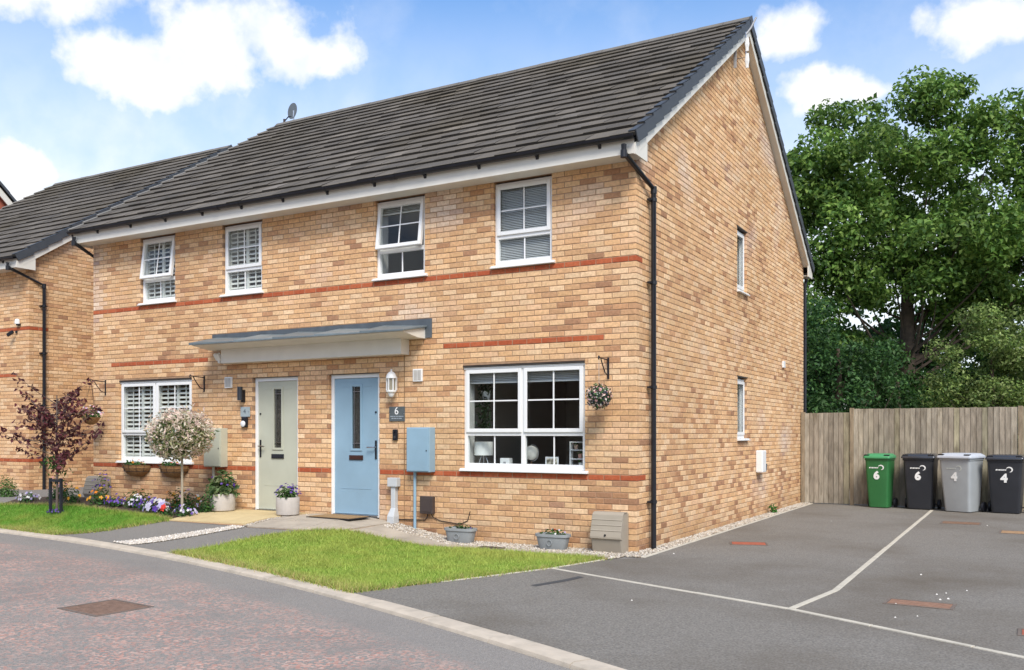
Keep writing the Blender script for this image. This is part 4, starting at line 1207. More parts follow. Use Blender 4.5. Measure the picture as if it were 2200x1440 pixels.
def tree(name, label, cat, base, ells, nclu, rr, per, leaf, cols, trunk_r, trunk_top, split, group=None, limb_n=60, trunk_col=BARK, lean=0.):
    t = thing(name, label, cat, base, 0, group)
    cl, P, S, B = crown_points(ells, nclu, rr[0], rr[1], per)
    Pw = to_world((0, 0, 0), P); Bw = to_world((0, 0, 0), B)
    c = np.array(cols)[NR.integers(0, len(cols), len(P))] * (1 + .28 * S[:, None]) * NR.uniform(.75, 1.25, (len(P), 1))
    link('crown', leaf_mesh('crown', Pw, leaf, c, LEAF, .55, Bw, .45, droop=.35), t)
    mb = MB()
    if trunk_r:
        wpt = lambda l, d, z: tuple(rt * l + ax * d + Vector((0, 0, z)))
        tr = [(0, 0, -.1), (.02, 0, trunk_top * .15), (-.05 + lean * .3, 0, trunk_top * .4), (.05 + lean * .7, .05, trunk_top * .7), (lean, 0, trunk_top)]
        mb.tube([wpt(*p) for p in tr], [trunk_r * 1.35, trunk_r * 1.05, trunk_r * .9, trunk_r * .7, trunk_r * .35], 10)
        for cc, r in R.sample(cl, min(limb_n, len(cl))):
            z0 = R.uniform(split, max(split + .1, min(trunk_top, cc.z * .8))); f = z0 / trunk_top
            s = Vector((lean * f, 0, z0)); e = cc; m = s.lerp(e, .5) + Vector((R.uniform(-.2, .2), R.uniform(-.2, .2), -.12 * (e - s).length))
            r0 = trunk_r * R.uniform(.10, .30) * (1.15 - f * .6)
            mb.tube([wpt(*s), wpt(*s.lerp(m, .6)), wpt(*m.lerp(e, .45)), wpt(*e)], [r0, r0 * .75, r0 * .5, r0 * .15], 6)
        mb.build('trunk', trunk_col, t, smooth=True)
    return t


def at_depth(px, d): l = (px - 1100) * d / 1958; p = CAM + ax * d + rt * l; return (p.x, p.y, 0)


G1 = [(.115, .22, .045), (.145, .26, .05), (.18, .30, .058), (.08, .165, .038), (.225, .335, .075)]
tree('broadleaf_tree', 'tall spreading green tree with forked trunk behind the timber fence', 'tree', at_depth(1955, 28),
     [(1.2, 0, 9.9, 2.7, 2.4, 2.2), (-1.7, 0, 9.5, 2.4, 2.4, 2.1), (.4, 0, 7.2, 4.2, 3.0, 1.8), (-3.1, 0, 8.8, 1.2, 1.6, 2.4), (4.2, 0, 8.6, 1.9, 2, 2.4), (1.4, .3, 5.2, 1.6, 1.2, 1.1), (1.2, 0, 11.7, 1.2, 1.2, 1.0), (-2.7, 0, 5.6, 1.7, 1.6, 1.5), (2.8, 0, 5.4, 2.2, 1.8, 1.6), (-1.2, .5, 4.6, 1.6, 1.2, 1.2)],
     320, (.4, .85), 360, .18, G1, .27, 7.5, 2.6, 'trees beyond the fence', 34, lean=-.15)
tree('broadleaf_tree', 'second green tree cut by the right edge, its top branch reaching in', 'tree', at_depth(2335, 27),
     [(0, 0, 11.0, 2.2, 2, 2.6), (.4, 0, 8.0, 2.4, 2, 2.4), (-.9, -.3, 12.2, .9, .8, 1.0)], 60, (.45, .85), 300, .20, G1, .3, 8, 2.5, 'trees beyond the fence', 30)
GD = [(.042, .105, .03), (.058, .135, .036), (.078, .165, .044), (.03, .08, .028)]
tree('holly_tree', 'dark glossy evergreen beside the house corner behind the gate', 'tree', at_depth(1800, 24.5),
     [(-.6, 0, 2.6, 1.7, 1.2, 2.4), (.5, 0, 2.2, 1.4, 1.2, 2.1), (-.9, 0, 4.1, .9, .9, .9)], 90, (.3, .6), 260, .12, GD, .14, 3.8, .3, 'trees beyond the fence', 30)
GL = [(.17, .25, .06), (.22, .30, .08), (.27, .33, .12), (.11, .18, .05)]
tree('cypress_shrub', 'pale yellowish green bushy conifer behind the bins at right', 'shrub', at_depth(2130, 23.5),
     [(-.5, 0, 2.3, 1.3, 1.0, 2.4), (.9, 0, 2.6, 1.4, 1.0, 2.4), (0, 0, 4.2, .9, .8, .8)], 110, (.25, .5), 280, .10, GL, .1, 3.5, .3, 'trees beyond the fence', 20)
tree('ivy_bush', 'mid green ivy clad bush around the foot of the tall tree', 'shrub', at_depth(1930, 26.5),
     [(-.9, 0, 2.1, 1.0, .8, 2.0), (1.0, .3, 2.0, 1.0, .8, 1.9), (0, .8, 2.8, 1.4, .6, 2.3)], 70, (.3, .55), 220, .12, [(.03, .085, .02), (.045, .11, .024), (.06, .12, .03)], .08, 3, .3, 'trees beyond the fence', 12)
# far wood that closes the view below the crowns
cl, P, S, B = crown_points([(x * 2.2 - 6, 0, 3.4, 2.0, 1.2, 3.4) for x in range(11)], 300, .6, 1.0, 190)
Pw = to_world(at_depth(2000, 33), P); c = np.array(GD)[NR.integers(0, 4, len(P))] * (1 + .3 * S[:, None]) * 1.1
tag(link('far_wood', leaf_mesh('far_wood', Pw, .26, c, LEAF, .6)), 'dark green wood closing the view beyond the garden trees', 'wood', kind='stuff')


# ------------------------------------------------------------------ front garden planting
def wpos(px, d): p = CAM + ax * d + rt * ((px - 1100) * d / 1958); return p


def flowers(name, label, loc, r, h, green, blooms, nl=160, nb=26, ls=.05, bs=.035, pot=None, cat='plant', group=None, z0=0., sq=1.):
    t = thing(name, label, cat, loc, R.uniform(-.3, .3), group) if pot is None else pot
    d = NR.normal(size=(nl, 3)); d /= np.linalg.norm(d, axis=1, keepdims=True); d[:, 2] = np.abs(d[:, 2])
    q = NR.uniform(.25, 1, (nl, 1)); P = d * q * np.array([r, r * sq, h]) + np.array([0, 0, z0])
    c = np.array(green)[NR.integers(0, len(green), nl)] * NR.uniform(.7, 1.3, (nl, 1))
    tag(link('foliage', leaf_mesh('foliage', P, ls, c, LEAF, .45, d + np.array([0, 0, .5]), .5), t), kind='stuff')
    if nb:
        d = NR.normal(size=(nb, 3)); d /= np.linalg.norm(d, axis=1, keepdims=True); d[:, 2] = np.abs(d[:, 2]) * .8 + .2
        P = d * NR.uniform(.8, 1.08, (nb, 1)) * np.array([r, r * sq, h]) + np.array([0, 0, z0 + bs * .3])
        V = []; F = []; C = []
        for p in P:
            col = np.array(R.choice(blooms)) * R.uniform(.85, 1.12); nrm = Vector((p[0], p[1] - .1, p[2] * .6 + .03)).normalized(); a = nrm.orthogonal().normalized(); b = nrm.cross(a); o = len(V); k = 5
            V.append(tuple(Vector(p) + nrm * bs * .1))
            for i in range(2 * k):
                an = 2 * math.pi * i / (2 * k); rr = bs * .5 * (1.0 if i % 2 == 0 else .62) * R.uniform(.85, 1.15)
                V.append(tuple(Vector(p) + (a * math.cos(an) + b * math.sin(an)) * rr + nrm * bs * .12))
            for i in range(2 * k): F.append((o, o + 1 + i, o + 1 + (i + 1) % (2 * k))); C.append(col * (.75 if i % 4 == 0 else 1))
        tag(link('blooms', np_mesh('blooms', np.array(V), np.array(F), PETAL, np.array(C)), t), kind='stuff')
    return t


GP = [(.05, .13, .03), (.07, .17, .035), (.04, .10, .03)]
PUR = [(.10, .04, .30), (.16, .08, .42), (.07, .02, .20)]; WHT = [(.75, .74, .72), (.62, .58, .72), (.40, .34, .60)]
ORG = [(.80, .25, .02), (.85, .40, .03)]; REDB = [(.70, .05, .03)]; PNK = [(.70, .30, .36), (.75, .45, .48)]; YEL = [(.8, .55, .08)]
g_ = 'bedding plants in the left flower bed'
BED = [('bedding_plant', 'white pansies at the far left end of the flower bed', (-11.1, -.95), .16, .12, WHT, 34, 70),
       ('bedding_plant', 'pink flowering clump below the purple leaved tree', (-10.85, -.55), .14, .36, PNK, 30, 110),
       ('bedding_plant', 'orange flowers seen between the dark tree stakes', (-10.0, -.85), .12, .22, ORG, 9, 90),
       ('bedding_plant', 'larger orange flowers just right of the tree stakes', (-9.35, -.8), .15, .22, ORG, 16, 110),
       ('bedding_plant', 'purple pansies in front of the left gas meter box', (-8.95, -.78), .15, .14, PUR, 30, 90),
       ('bedding_plant', 'white pansies beside the left gas meter box', (-8.6, -.7), .14, .16, WHT, 24, 90),
       ('bedding_plant', 'lilac and purple pansies in the middle of the bed', (-8.2, -.75), .20, .16, PUR + [(.40, .30, .62)], 44, 110),
       ('bedding_plant', 'mauve and white pansies left of the red bloom', (-7.72, -.95), .16, .14, WHT + PUR[:1], 34, 90),
       ('bedding_plant', 'mixed white and orange flowers under the willow ball', (-7.55, -.55), .20, .26, WHT + ORG + PNK, 26, 140),
       ('bedding_plant', 'single large red bloom at the front of the bed', (-7.30, -1.10), .10, .12, REDB, 3, 50),
       ('bedding_plant', 'leafy clump behind the white pansies at the far left', (-11.0, -.35), .2, .3, GP, 0, 150),
       ('bedding_plant', 'low green foliage against the wall under the left window', (-9.0, -.3), .24, .22, GP, 0, 160),
       ('bedding_plant', 'green foliage with a few orange flowers under the nearer wall basket', (-8.0, -.35), .22, .26, ORG, 5, 170),
       ('bedding_plant', 'dark purple spikes beside the left gas meter box', (-9.75, -.45), .14, .42, PUR, 30, 90),
       ('bedding_plant', 'leafy green plant right of the willow stem', (-6.98, -.62), .17, .30, GP, 0, 190),
       ('bedding_plant', 'white and purple pansies nearest the buff paving', (-6.98, -1.05), .15, .13, WHT + PUR[:1], 32, 80)]
for nme, lab, (x, y), r, h, bl, nb_, nl in BED:
    big = 'red bloom' in lab; r *= 1.2; h *= 1.25; nl = int(nl * 1.7)
    if 'pink' in lab: pass
    flowers(nme, lab, (x, y, zg(x, y) + .01), r, h, GP, bl, nl, nb_, .055, .115 if big else (.075 if 'range' in lab else .05), group=g_)

# dwarf shrub at the left edge
flowers('box_shrub', 'small rounded green shrub at the left edge of the lawn', (-12.4, -.55, zg(-12.4, -.55)), .24, .42, [(.05, .13, .025), (.09, .19, .04), (.12, .22, .06)], GP, 700, 0, .045, cat='shrub')

# purple leaved tree with its stakes
bx, by = -9.68, -1.35; bz = zg(bx, by)
t = thing('purple_leaved_tree', 'young burgundy leaved tree held between dark stakes on the left lawn', 'tree', (bx, by, bz))
tr = MB(); tr.tube([(0, 0, -.05), (.01, 0, .6), (-.02, .01, 1.2), (0, 0, 1.95)], [.022, .02, .016, .008], 8)
P = []; Bv = []
for k in range(54):
    z0 = R.uniform(.78, 1.88); an = R.uniform(0, 6.28); ln = R.uniform(.45, 1.12) * (1.0 - .3 * max(0, z0 - 1.2)); up = R.uniform(-.05, .65)
    e = Vector((math.cos(an) * ln * .95 - .14, math.sin(an) * ln * .8, z0 + ln * up)); s = Vector((0, 0, z0)); m = s.lerp(e, .5) + Vector((0, 0, -.03))
    tr.tube([s, m, e], [.008, .005, .002], 5)
    for i in range(19):
        f = R.uniform(.2, 1.05); q = s.lerp(m, f * 2) if f < .5 else m.lerp(e, f * 2 - 1)
        P.append(tuple(q + Vector((R.gauss(0, .035), R.gauss(0, .035), R.gauss(0, .035)))))
tr.build('trunk', mat('young bark', (.13, .10, .085), .9, .2, 20), t, smooth=True)
P = np.array(P); cc = np.array([(.16, .04, .05), (.09, .022, .034), (.15, .045, .05), (.22, .11, .09), (.05, .014, .022)])[NR.integers(0, 5, len(P))]
link('crown', leaf_mesh('crown', P, .095, cc, LEAF, .5, droop=.3), t)
gp = jit((.0, 0, .82), 150, .09); gs_ = link('low_shoots', leaf_mesh('low_shoots', gp, .075, np.array([(.06, .14, .03), (.09, .18, .04)])[NR.integers(0, 2, 150)], LEAF, .5), t); gs_['kind'] = 'stuff'
t = thing('tree_stake_frame', 'dark square frame of two stakes and crossbars round the young tree', 'stake', (bx, by - .02, bz))
for s in (-1, 1): MB().box(s * .14 - .018, s * .14 + .018, -.022, .022, -.02, .58).build('stake', mat('dark stake', (.018, .02, .028), .7, .2, 10), t, bevel=.004)
MB().box(-.122, .122, -.022, .022, .52, .56).build('crossbar', MATS['dark stake'], t, bevel=.004)
MB().box(-.17, .17, -.05, .05, .0, .02).build('foot', MATS['dark stake'], t)
flowers('bedding_plant', 'tiny purple flowers at the foot of the tree stakes', (bx + .02, by - .06, bz + .01), .13, .06, GP, PUR, 40, 22, .04, .035, group=g_)

# flamingo willow standard
wx, wy = -7.12, -.98; wz = zg(wx, wy)
t = thing('willow_standard', 'lollipop shaped variegated willow with pale pink tips on a bare stem', 'tree', (wx, wy, wz))
MB().tube([(0, 0, -.05), (.005, 0, .4), (-.005, .005, .95)], [.022, .019, .017], 8).build('trunk', STEMG, t, smooth=True)
n = 4200; d = NR.normal(size=(n, 3)); d /= np.linalg.norm(d, axis=1, keepdims=True); q = NR.uniform(.35, 1, (n, 1)) ** .6
lump = np.array([1 + .14 * noise.noise(Vector(v) * 2.3) for v in d])[:, None]
P = d * q * lump * np.array([.53, .5, .40]) + np.array([-.04, 0, 1.24])
up_ = (d[:, 2:3] > .15) & (NR.random((n, 1)) < .22); P = np.where(up_ & (q > .85), (P - np.array([-.04, 0, 1.24])) * NR.uniform(1.05, 1.28, (n, 1)) + np.array([-.04, 0, 1.24]), P)
tipc = np.array([(.84, .70, .58), (.85, .66, .58), (.82, .76, .62)]); inn = np.array([(.20, .25, .09), (.42, .42, .22), (.09, .14, .05), (.62, .56, .36)])
w_ = ((q[:, 0] > .80) & (NR.random(n) < .55 + .35 * (d[:, 2] > .2)))
c = np.where(w_[:, None], tipc[NR.integers(0, 3, n)], inn[NR.integers(0, 4, n)])
link('crown', leaf_mesh('crown', P, .075, c * NR.uniform(.85, 1.1, (n, 1)), LEAF, .34, d, .2), t)

# round planters by the sage door
def planter_pot(label, x, y, r, h):
    t = thing('planter', label, 'planter', (x, y, zg(x, y) + .025), 0, 'round planters by the sage door')
    MB().lathe([(r * .86, 0), (r * .96, .015), (r, h * .4), (r, h - .01), (r * .97, h), (r * .86, h), (r * .85, h - .04)], 28).build('pot', STONEP, t, smooth=True)
    MB().lathe([(r * .84, h - .06), (r * .84, h - .045)], 20).build('soil', SOIL, t)
    return t


p1 = planter_pot('round pale planter with big leafy purple plant left of the sage door', -6.86, -.40, .195, .275)
flowers('x', '', (0, 0, 0), .25, .40, [(.09, .16, .05), (.14, .22, .08), (.05, .10, .03), (.20, .25, .11)], PUR, 420, 16, .10, .05, pot=p1, z0=.25)
p2 = planter_pot('round pale planter with purple pansies right of the sage door', -5.42, -.46, .175, .27)
flowers('x', '', (0, 0, 0), .19, .20, GP + [(.12, .19, .06)], PUR, 170, 46, .07, .05, pot=p2, z0=.26)


def trough(label, x, y, nb_, bl):
    t = thing('trough_planter', label, 'planter', (x, y, zg(x, y) + .015), 0, 'grey trough planters under the window')
    def oval(w, d, z): return [(w / 2 * math.copysign(abs(math.cos(a)) ** .6, math.cos(a)), d / 2 * math.copysign(abs(math.sin(a)) ** .6, math.sin(a)), z) for a in [2 * math.pi * k / 32 for k in range(32)]]
    MB().loft([oval(.36, .17, 0), oval(.38, .185, .02), oval(.43, .21, .13), oval(.44, .215, .155), oval(.475, .24, .16), oval(.475, .24, .195), oval(.43, .20, .195), oval(.42, .19, .165)]).build('pot', GREYP, t, smooth=True)
    MB().loft([oval(.41, .185, .15), oval(.41, .185, .168)]).build('soil', SOIL, t)
    rg = MB(); pts = [(.035 * math.cos(a), -.107 - .004 + .012 * 0, .085 + .035 * math.sin(a)) for a in [2 * math.pi * k / 16 for k in range(17)]]; rg.tube(pts, .005, 5); rg.build('ring_emblem', GREYP, t)
    flowers('x', '', (0, 0, 0), .19, .09, GP, bl, 60, nb_, .06, .035, pot=t, z0=.165, sq=.42)


trough('grey trough planter with green shoots, nearer the blue meter box', -2.46, -.25, 2, PUR)
trough('grey trough planter with white and pink flowers, nearer the gas meter box', -1.05, -.24, 12, WHT + REDB)

# half round hay baskets under the left window
for a, lab in ((9.38, 'half round coir wall basket under the left window, farther from the door'), (8.42, 'half round coir wall basket under the left window, nearer the door')):
    t = thing('wall_basket', lab, 'basket', (-a, 0, 0), 0, 'wall baskets under the left window')
    rings = []
    for k in range(6):
        f = k / 5; rr = .34 * math.cos(f * 1.35) ** .55; dd = .20 * math.cos(f * 1.35) ** .5; z = .955 - .20 * f
        rings.append([(rr * math.cos(an), -.006 - dd * math.sin(an), z) for an in [math.pi * i / 14 for i in range(15)]])
    MB().loft(rings).build('liner', COIR, t, smooth=True)
    fr = MB()
    for zz, sc in ((.955, 1.02), (.90, 1.0), (.84, .9)): fr.tube([(.345 * sc * math.cos(an), -.01 - .205 * sc * math.sin(an), zz) for an in [math.pi * i / 12 for i in range(13)]], .004, 5)
    for i in range(7):
        an = math.pi * i / 6; fr.tube([(.345 * math.cos(an), -.008 - .205 * math.sin(an), .955), (.30 * math.cos(an), -.008 - .18 * math.sin(an), .85), (.06 * math.cos(an), -.015 - .05 * math.sin(an), .765)], .0035, 5)
    fr.build('wire_frame', BLACKP, t)
    flowers('x', '', (0, 0, 0), .27, .09, GP, REDB + ORG + PNK, 110, 12, .055, .05, pot=t, z0=.95, sq=.35)
    for ch in t.children:
        if ch.name.startswith(('foliage', 'blooms')): ch.location = (0, -.11, 0)


# ------------------------------------------------------------------ wall fittings
def bracket(label, a):
    t = thing('hanging_bracket', label, 'bracket', (-a, 0, 0), 0, 'black hanging brackets on the front wall')
    MB().box(-.012, .012, -.014, -.0005, 2.20, 2.47).build('back_plate', BLACKP, t)
    MB().tube([(0, -.012, 2.44), (0, -.27, 2.45), (0, -.30, 2.47), (0, -.315, 2.445), (0, -.295, 2.43)], .009, 6).build('arm', BLACKP, t)
    MB().tube([(0, -.012, 2.24), (0, -.10, 2.27), (0, -.18, 2.36), (0, -.24, 2.445)], .008, 6).build('brace', BLACKP, t)
    return t


bracket('black scrolled bracket holding the flower ball right of the big window', .379)
bracket('empty black bracket right of the left ground floor window', 7.72)
bracket('black bracket at the left end of the house front', 10.27)
t = thing('flower_ball', 'round ball of pink, white and dark artificial flowers hanging by the big window', 'flower ball', (-.379, -.295, 1.965))
MB().tube([(0, 0, .15), (0, 0, .475)], .003, 5).build('hanging_wire', METAL, t)
MB().lathe([(.001, -.125), (.07, -.10), (.11, -.06), (.13, 0), (.11, .06), (.07, .10), (.001, .125)], 14).build('core', mat('ball core', (.03, .06, .025), .9), t, smooth=True)
n = 700; d = NR.normal(size=(n, 3)); d /= np.linalg.norm(d, axis=1, keepdims=True)
cc = np.array([(.78, .74, .70), (.72, .40, .38), (.02, .02, .05), (.05, .12, .03), (.06, .14, .03), (.70, .45, .42), (.03, .03, .03), (.05, .13, .03), (.02, .02, .04), (.80, .62, .55)])[NR.integers(0, 10, n)]
link('petals', leaf_mesh('petals', d * NR.uniform(.12, .165, (n, 1)), .036, cc, PETAL, .7, d, .6), t)
t = thing('hanging_basket', 'hanging basket of white flowers at the left corner of the house', 'basket', (-10.27, -.295, 1.78))
MB().lathe([(.03, -.12), (.10, -.09), (.15, 0), (.155, .01)], 16).build('liner', COIR, t, smooth=True)
wr_ = MB()
for k in range(3): an = 2.1 * k; wr_.tube([(.15 * math.cos(an), .15 * math.sin(an), .01), (0, 0, .66)], .003, 4)
wr_.build('chain', BLACKP, t)
flowers('x', '', (0, 0, 0), .21, .20, GP, WHT + PNK, 150, 40, .06, .05, pot=t, z0=.0)


def meter_box(label, a0, a1, paint, pipe_a, zb):
    t = thing('meter_box', label, 'meter box', (-a1, 0, 0), 0, 'wall meter boxes')
    X = lambda a: a1 - a
    MB().box(0, a1 - a0, -.15, -.0005, .955, 1.59).build('case', paint, t, bevel=.008)
    MB().box(.012, a1 - a0 - .012, -.162, -.1505, .97, 1.575).build('lid', paint, t, bevel=.006)
    MB().box(a1 - a0 - .05, a1 - a0 - .035, -.168, -.1625, 1.25, 1.27).build('key_lock', BLACKP, t)
    MB().tube([(X(pipe_a), -.05, .955), (X(pipe_a), -.05, zb)], .022, 10).build('conduit', paint, t, smooth=True)


meter_box('blue painted electric meter box with conduit right of the blue door', 3.05, 3.445, BLUE, 3.37, .12)
meter_box('sage painted electric meter box with conduit left of the sage door', 7.175, 7.57, SAGE, 7.45, .25)


def gas_box(label, a0, a1, z0):
    t = thing('gas_meter_box', label, 'meter box', (-a1, 0, z0), 0, 'ground gas meter boxes')
    w = a1 - a0
    MB().prism([(-.0005, 0), (-.22, 0), (-.27, .20), (-.20, .47), (-.16, .50), (-.0005, .50)], .0, w, lambda y, z, x: (x, y, z)).build('case', GASB, t, bevel=.01)
    MB().prism([(-.225, .17), (-.288, .19), (-.288, .215), (-.213, .485), (-.17, .515), (-.06, .515), (-.06, .503), (-.165, .503), (-.203, .473), (-.274, .205)], -.008, w + .008, lambda y, z, x: (x, y, z)).build('lid', GASB, t, bevel=.004)
    for k in range(3):
        f = .25 + .25 * k; MB().prism([(-.287 + .073 * f, .215 + .265 * f), (-.2885 + .073 * f - .004, .222 + .265 * f), (-.285 + .073 * f, .235 + .265 * f)], -.006, w + .006, lambda y, z, x: (x, y, z)).build('lid_ridge', GASB, t)
    MB().tube([(w * .5, -.285, .235), (w * .5, -.298, .235)], .013, 8).build('lock', BLACKP, t)


gas_box('stone coloured gas meter box at the right corner of the house', .1, .50, .0)
gas_box('stone coloured gas meter box behind the left flower bed', 10.12, 10.52, .22)

# brown inlet box, cable and grey cable cover
t = thing('inlet_box', 'small dark brown box low on the wall below the blue meter box', 'box', (-3.16, 0, .36))
MB().box(-.11, .11, -.075, -.0005, 0, .25).build('case', BROWNB, t, bevel=.012)
MB().box(-.085, .085, -.082, -.0755, .03, .22).build('cover', BROWNB, t, bevel=.006)
tag(MB().tube([FR(3.16, .03, .36), FR(3.17, .03, .31), FR(3.22, .012, .265), FR(3.6, .010, .255), FR(3.74, .010, .25)], .007, 6).build('cable', BLACKP), 'black cable running from the brown box towards the grey cable cover', 'cable')
tag(MB().tube([FR(3.10, .03, .36), FR(3.08, .012, .31), FR(2.95, .010, .265), FR(2.62, .010, .235), FR(2.50, .010, .29), FR(2.46, .010, .42)], .006, 6).build('cable', BLACKP), 'thin black cable curling up the wall towards the first trough', 'cable')
t = thing('cable_cover', 'pale grey cable cover and duct beside the blue door', 'cable cover', (-3.745, 0, .2))
GRC = mat('pale grey plastic', (.50, .52, .53), .5, .04)
MB().box(-.085, .085, -.10, -.0005, .53, .66).build('hood', GRC, t, bevel=.01)
MB().box(-.038, .038, -.075, -.0005, .20, .53).build('channel', GRC, t, bevel=.008)
MB().loft([[(x, y, z) for x, y in ((-w_2, -.0005), (w_2, -.0005), (w_2, -d_2), (-w_2, -d_2))] for w_2, d_2, z in ((.06, .14, -.02), (.06, .14, .10), (.038, .07, .23))]).build('duct', GRC, t, bevel=.01)

# lantern, plaque, bell beside the blue door
t = thing('wall_lantern', 'white lantern wall light above the slate plaque', 'lantern', (-3.752, -.10, 2.03))
MB().box(-.035, .035, .07, .0995, .10, .30).box(-.012, .012, .03, .07, .30, .32).build('back_plate', WHITE, t, bevel=.004)
MB().lathe([(.02, .0), (.035, .012), (.045, .04), (.05, .06), (.075, .075), (.078, .095), (.07, .10)], 14).build('base', WHITE, t, smooth=True)
cg = MB()
for k in range(6): an = math.pi / 6 + k * math.pi / 3; cg.box(.066 * math.cos(an) - .008, .066 * math.cos(an) + .008, .066 * math.sin(an) - .008, .066 * math.sin(an) + .008, .098, .275)
cg.build('cage', WHITE, t)
MB().lathe([(.055, .1), (.055, .275)], 12).build('glass', mat('lantern glass', (.26, .23, .17), .15, .1, 10), t, smooth=True)
MB().lathe([(.082, .272), (.08, .29), (.066, .33), (.04, .36), (.015, .372), (.012, .385), (.018, .397), (.001, .41)], 14).build('dome', WHITE, t, smooth=True)
t = thing('house_plaque', 'slate house number plaque reading 6 beside the blue door', 'plaque', (-3.72, 0, 1.68))
MB().box(-.14, .14, -.012, -.0005, 0, .215).build('plate', SLATE, t, bevel=.004)
o = link('number', text_mesh('6', .155, WHITE_PAINT, .001), t, (-.005, -.0135, .148)); o.rotation_euler = (math.pi / 2, 0, 0)
ln_ = MB()
for zz, x, wds in ((.072, -.115, (.05, .03, .045, .055, .02)), (.042, -.095, (.035, .045, .03, .05))):
    for wd in wds: ln_.box(x, x + wd, -.0135, -.0125, zz - .006, zz + .006); x += wd + .008
ln_.build('lettering_lines', mat('worn white lettering', (.34, .38, .42), .5), t)
for s in (-1, 1): MB().tube([(s * .128, -.012, .11), (s * .128, -.016, .11)], .006, 8).build('screw', METAL, t)
t = thing('doorbell', 'black video doorbell below the slate plaque', 'doorbell', (-3.745, 0, 1.40))
MB().box(-.04, .04, -.03, -.0005, 0, .165).build('case', BLACKP, t, bevel=.008)
MB().tube([(0, -.03, .12), (0, -.034, .12)], .016, 12).build('lens', mat('lens glass', (.01, .01, .015), .1), t)
MB().tube([(0, -.03, .05), (0, -.034, .05)], .02, 14).build('button', mat('bell button', (.05, .05, .055), .3), t)

# fittings beside the sage door
t = thing('up_down_light', 'dark cylinder up and down wall light left of the sage door', 'wall light', (-6.80, 0, 2.01))
MB().box(-.025, .025, -.05, -.0005, .0, .20).build('mount', BLACKP, t, bevel=.004)
MB().tube([(0, -.095, .03), (0, -.095, .25)], .042, 14).build('cylinder', mat('anthracite', (.03, .035, .045), .4), t, smooth=True)
t = thing('glass_plaque', 'small pale glass number plaque left of the sage door', 'plaque', (-6.76, 0, 1.775))
MB().box(-.105, .105, -.022, -.012, 0, .16).build('plate', mat('frosted glass', (.36, .42, .44), .25), t, bevel=.003)
o = link('number', text_mesh('4', .11, mat('dark lettering', (.08, .09, .1), .4), .001), t, (-.01, -.0235, .085)); o.rotation_euler = (math.pi / 2, 0, 0)
for s in (-1, 1): MB().tube([(s * .085, -.0005, .08), (s * .085, -.026, .08)], .008, 8).build('stand_off', METAL, t)
t = thing('doorbell', 'black video doorbell with round white face left of the sage door', 'doorbell', (-6.765, 0, 1.60))
MB().box(-.06, .06, -.05, -.0005, .0, .17).build('case', BLACKP, t, bevel=.02)
MB().lathe([(.05, 0), (.048, .012), (.03, .02), (.001, .022)], 16).build('face', OPAL, t, smooth=True)
t.children[-1].location = (-.012, -.05, .06); t.children[-1].rotation_euler = (math.pi / 2, 0, 0)
# flood light tucked under the canopy
t = thing('security_light', 'white security light tucked under the left end of the canopy', 'wall light', (-7.27, 0, 2.68))
MB().box(-.03, .03, -.05, -.0005, .02, .12).build('mount', BLACKP, t, bevel=.004)
o = MB().box(-.06, .06, -.03, .03, -.06, .06).build('lamp_head', WHITE, t, bevel=.01, loc=(0, -.12, .08)); o.rotation_euler = (.6, 0, 0)
MB().lathe([(.001, 0), (.025, .01), (.03, .03), (.03, .05)], 12).build('sensor', OPAL, t, loc=(0, -.09, -.03))

# gable: car charger, aerial
t = thing('car_charger', 'white electric car charging point on the gable wall', 'charger', (0, 5.86, .80))
MB().box(.0005, .13, -.13, .13, 0, .40).build('case', WHITE, t, bevel=.02)
MB().tube([(.03 + .0025 * k, .17 + .055 * math.cos(k * .6), .19 + .17 * math.sin(k * .6)) for k in range(32)], .016, 8).build('coiled_cable', BLACKP, t, smooth=True)
MB().box(.03, .10, .131, .15, .05, .37).build('cable_holster', mat('green trim', (.10, .28, .06), .4), t, bevel=.006)
t = thing('television_aerial', 'white aerial on a bracket at the top of the gable', 'aerial', (0, 4.25, 7.55))
MB().tube([(-.02, .1, .2), (.2, .1, .2), (.2, .1, .62)], .012, 8).build('bracket', METAL, t)
for z0, z1 in ((.28, .50), (.0, .24)): MB().loft([rrect(.05, .03, .01, z, 0, 2) for z in (z0, z0 + .05)] + [rrect(.075, .04, .015, (z0 + z1) / 2, 0, 2)] + [rrect(.05, .03, .01, z1, 0, 2)]).build('reflector', WHITE, t, loc=(.22, .1, .02))
MB().tube([(.2, .1, .58), (.27, .16, .70), (.34, .22, .88)], .016, 8).build('boom', mat('dull aluminium', (.30, .30, .31), .5), t)
MB().loft([rrect(.05, .02, .008, z, 0, 2) for z in (-.05, .28)]).build('director_panel', mat('dull aluminium', (.3, .3, .31), .5), t, loc=(.06, -.05, .05))
# dish on the far end of the ridge
t = thing('satellite_dish', 'grey satellite dish standing on the far end of the ridge', 'dish', (-10.40, 4.95, 8.60))
ds_ = MB(); rings = []
for rr, dp in ((.001, .05), (.07, .042), (.13, .024), (.17, .0)): rings.append([(-.0 + dp, rr * .8 * math.cos(a), rr * 1.15 * math.sin(a)) for a in [2 * math.pi * k / 20 for k in range(20)]])
ds_.loft(rings); o = ds_.build('reflector', mat('dish grey', (.10, .115, .13), .5), t, smooth=True, loc=(.0, 0, .30)); o.rotation_euler = (0, .12, 1.62)
MB().tube([(.04, 0, -.1), (.04, 0, .3)], .018, 8).build('mast', METAL, t)
MB().tube([(.02, 0, .16), (-.10, -.02, .18), (-.20, -.03, .10), (-.22, -.03, .06)], .013, 8).build('feed_arm', BLACKP, t)
MB().tube([(-.22, -.03, .14), (-.22, -.03, .0)], .026, 8).build('feed_horn', BROWNB, t)
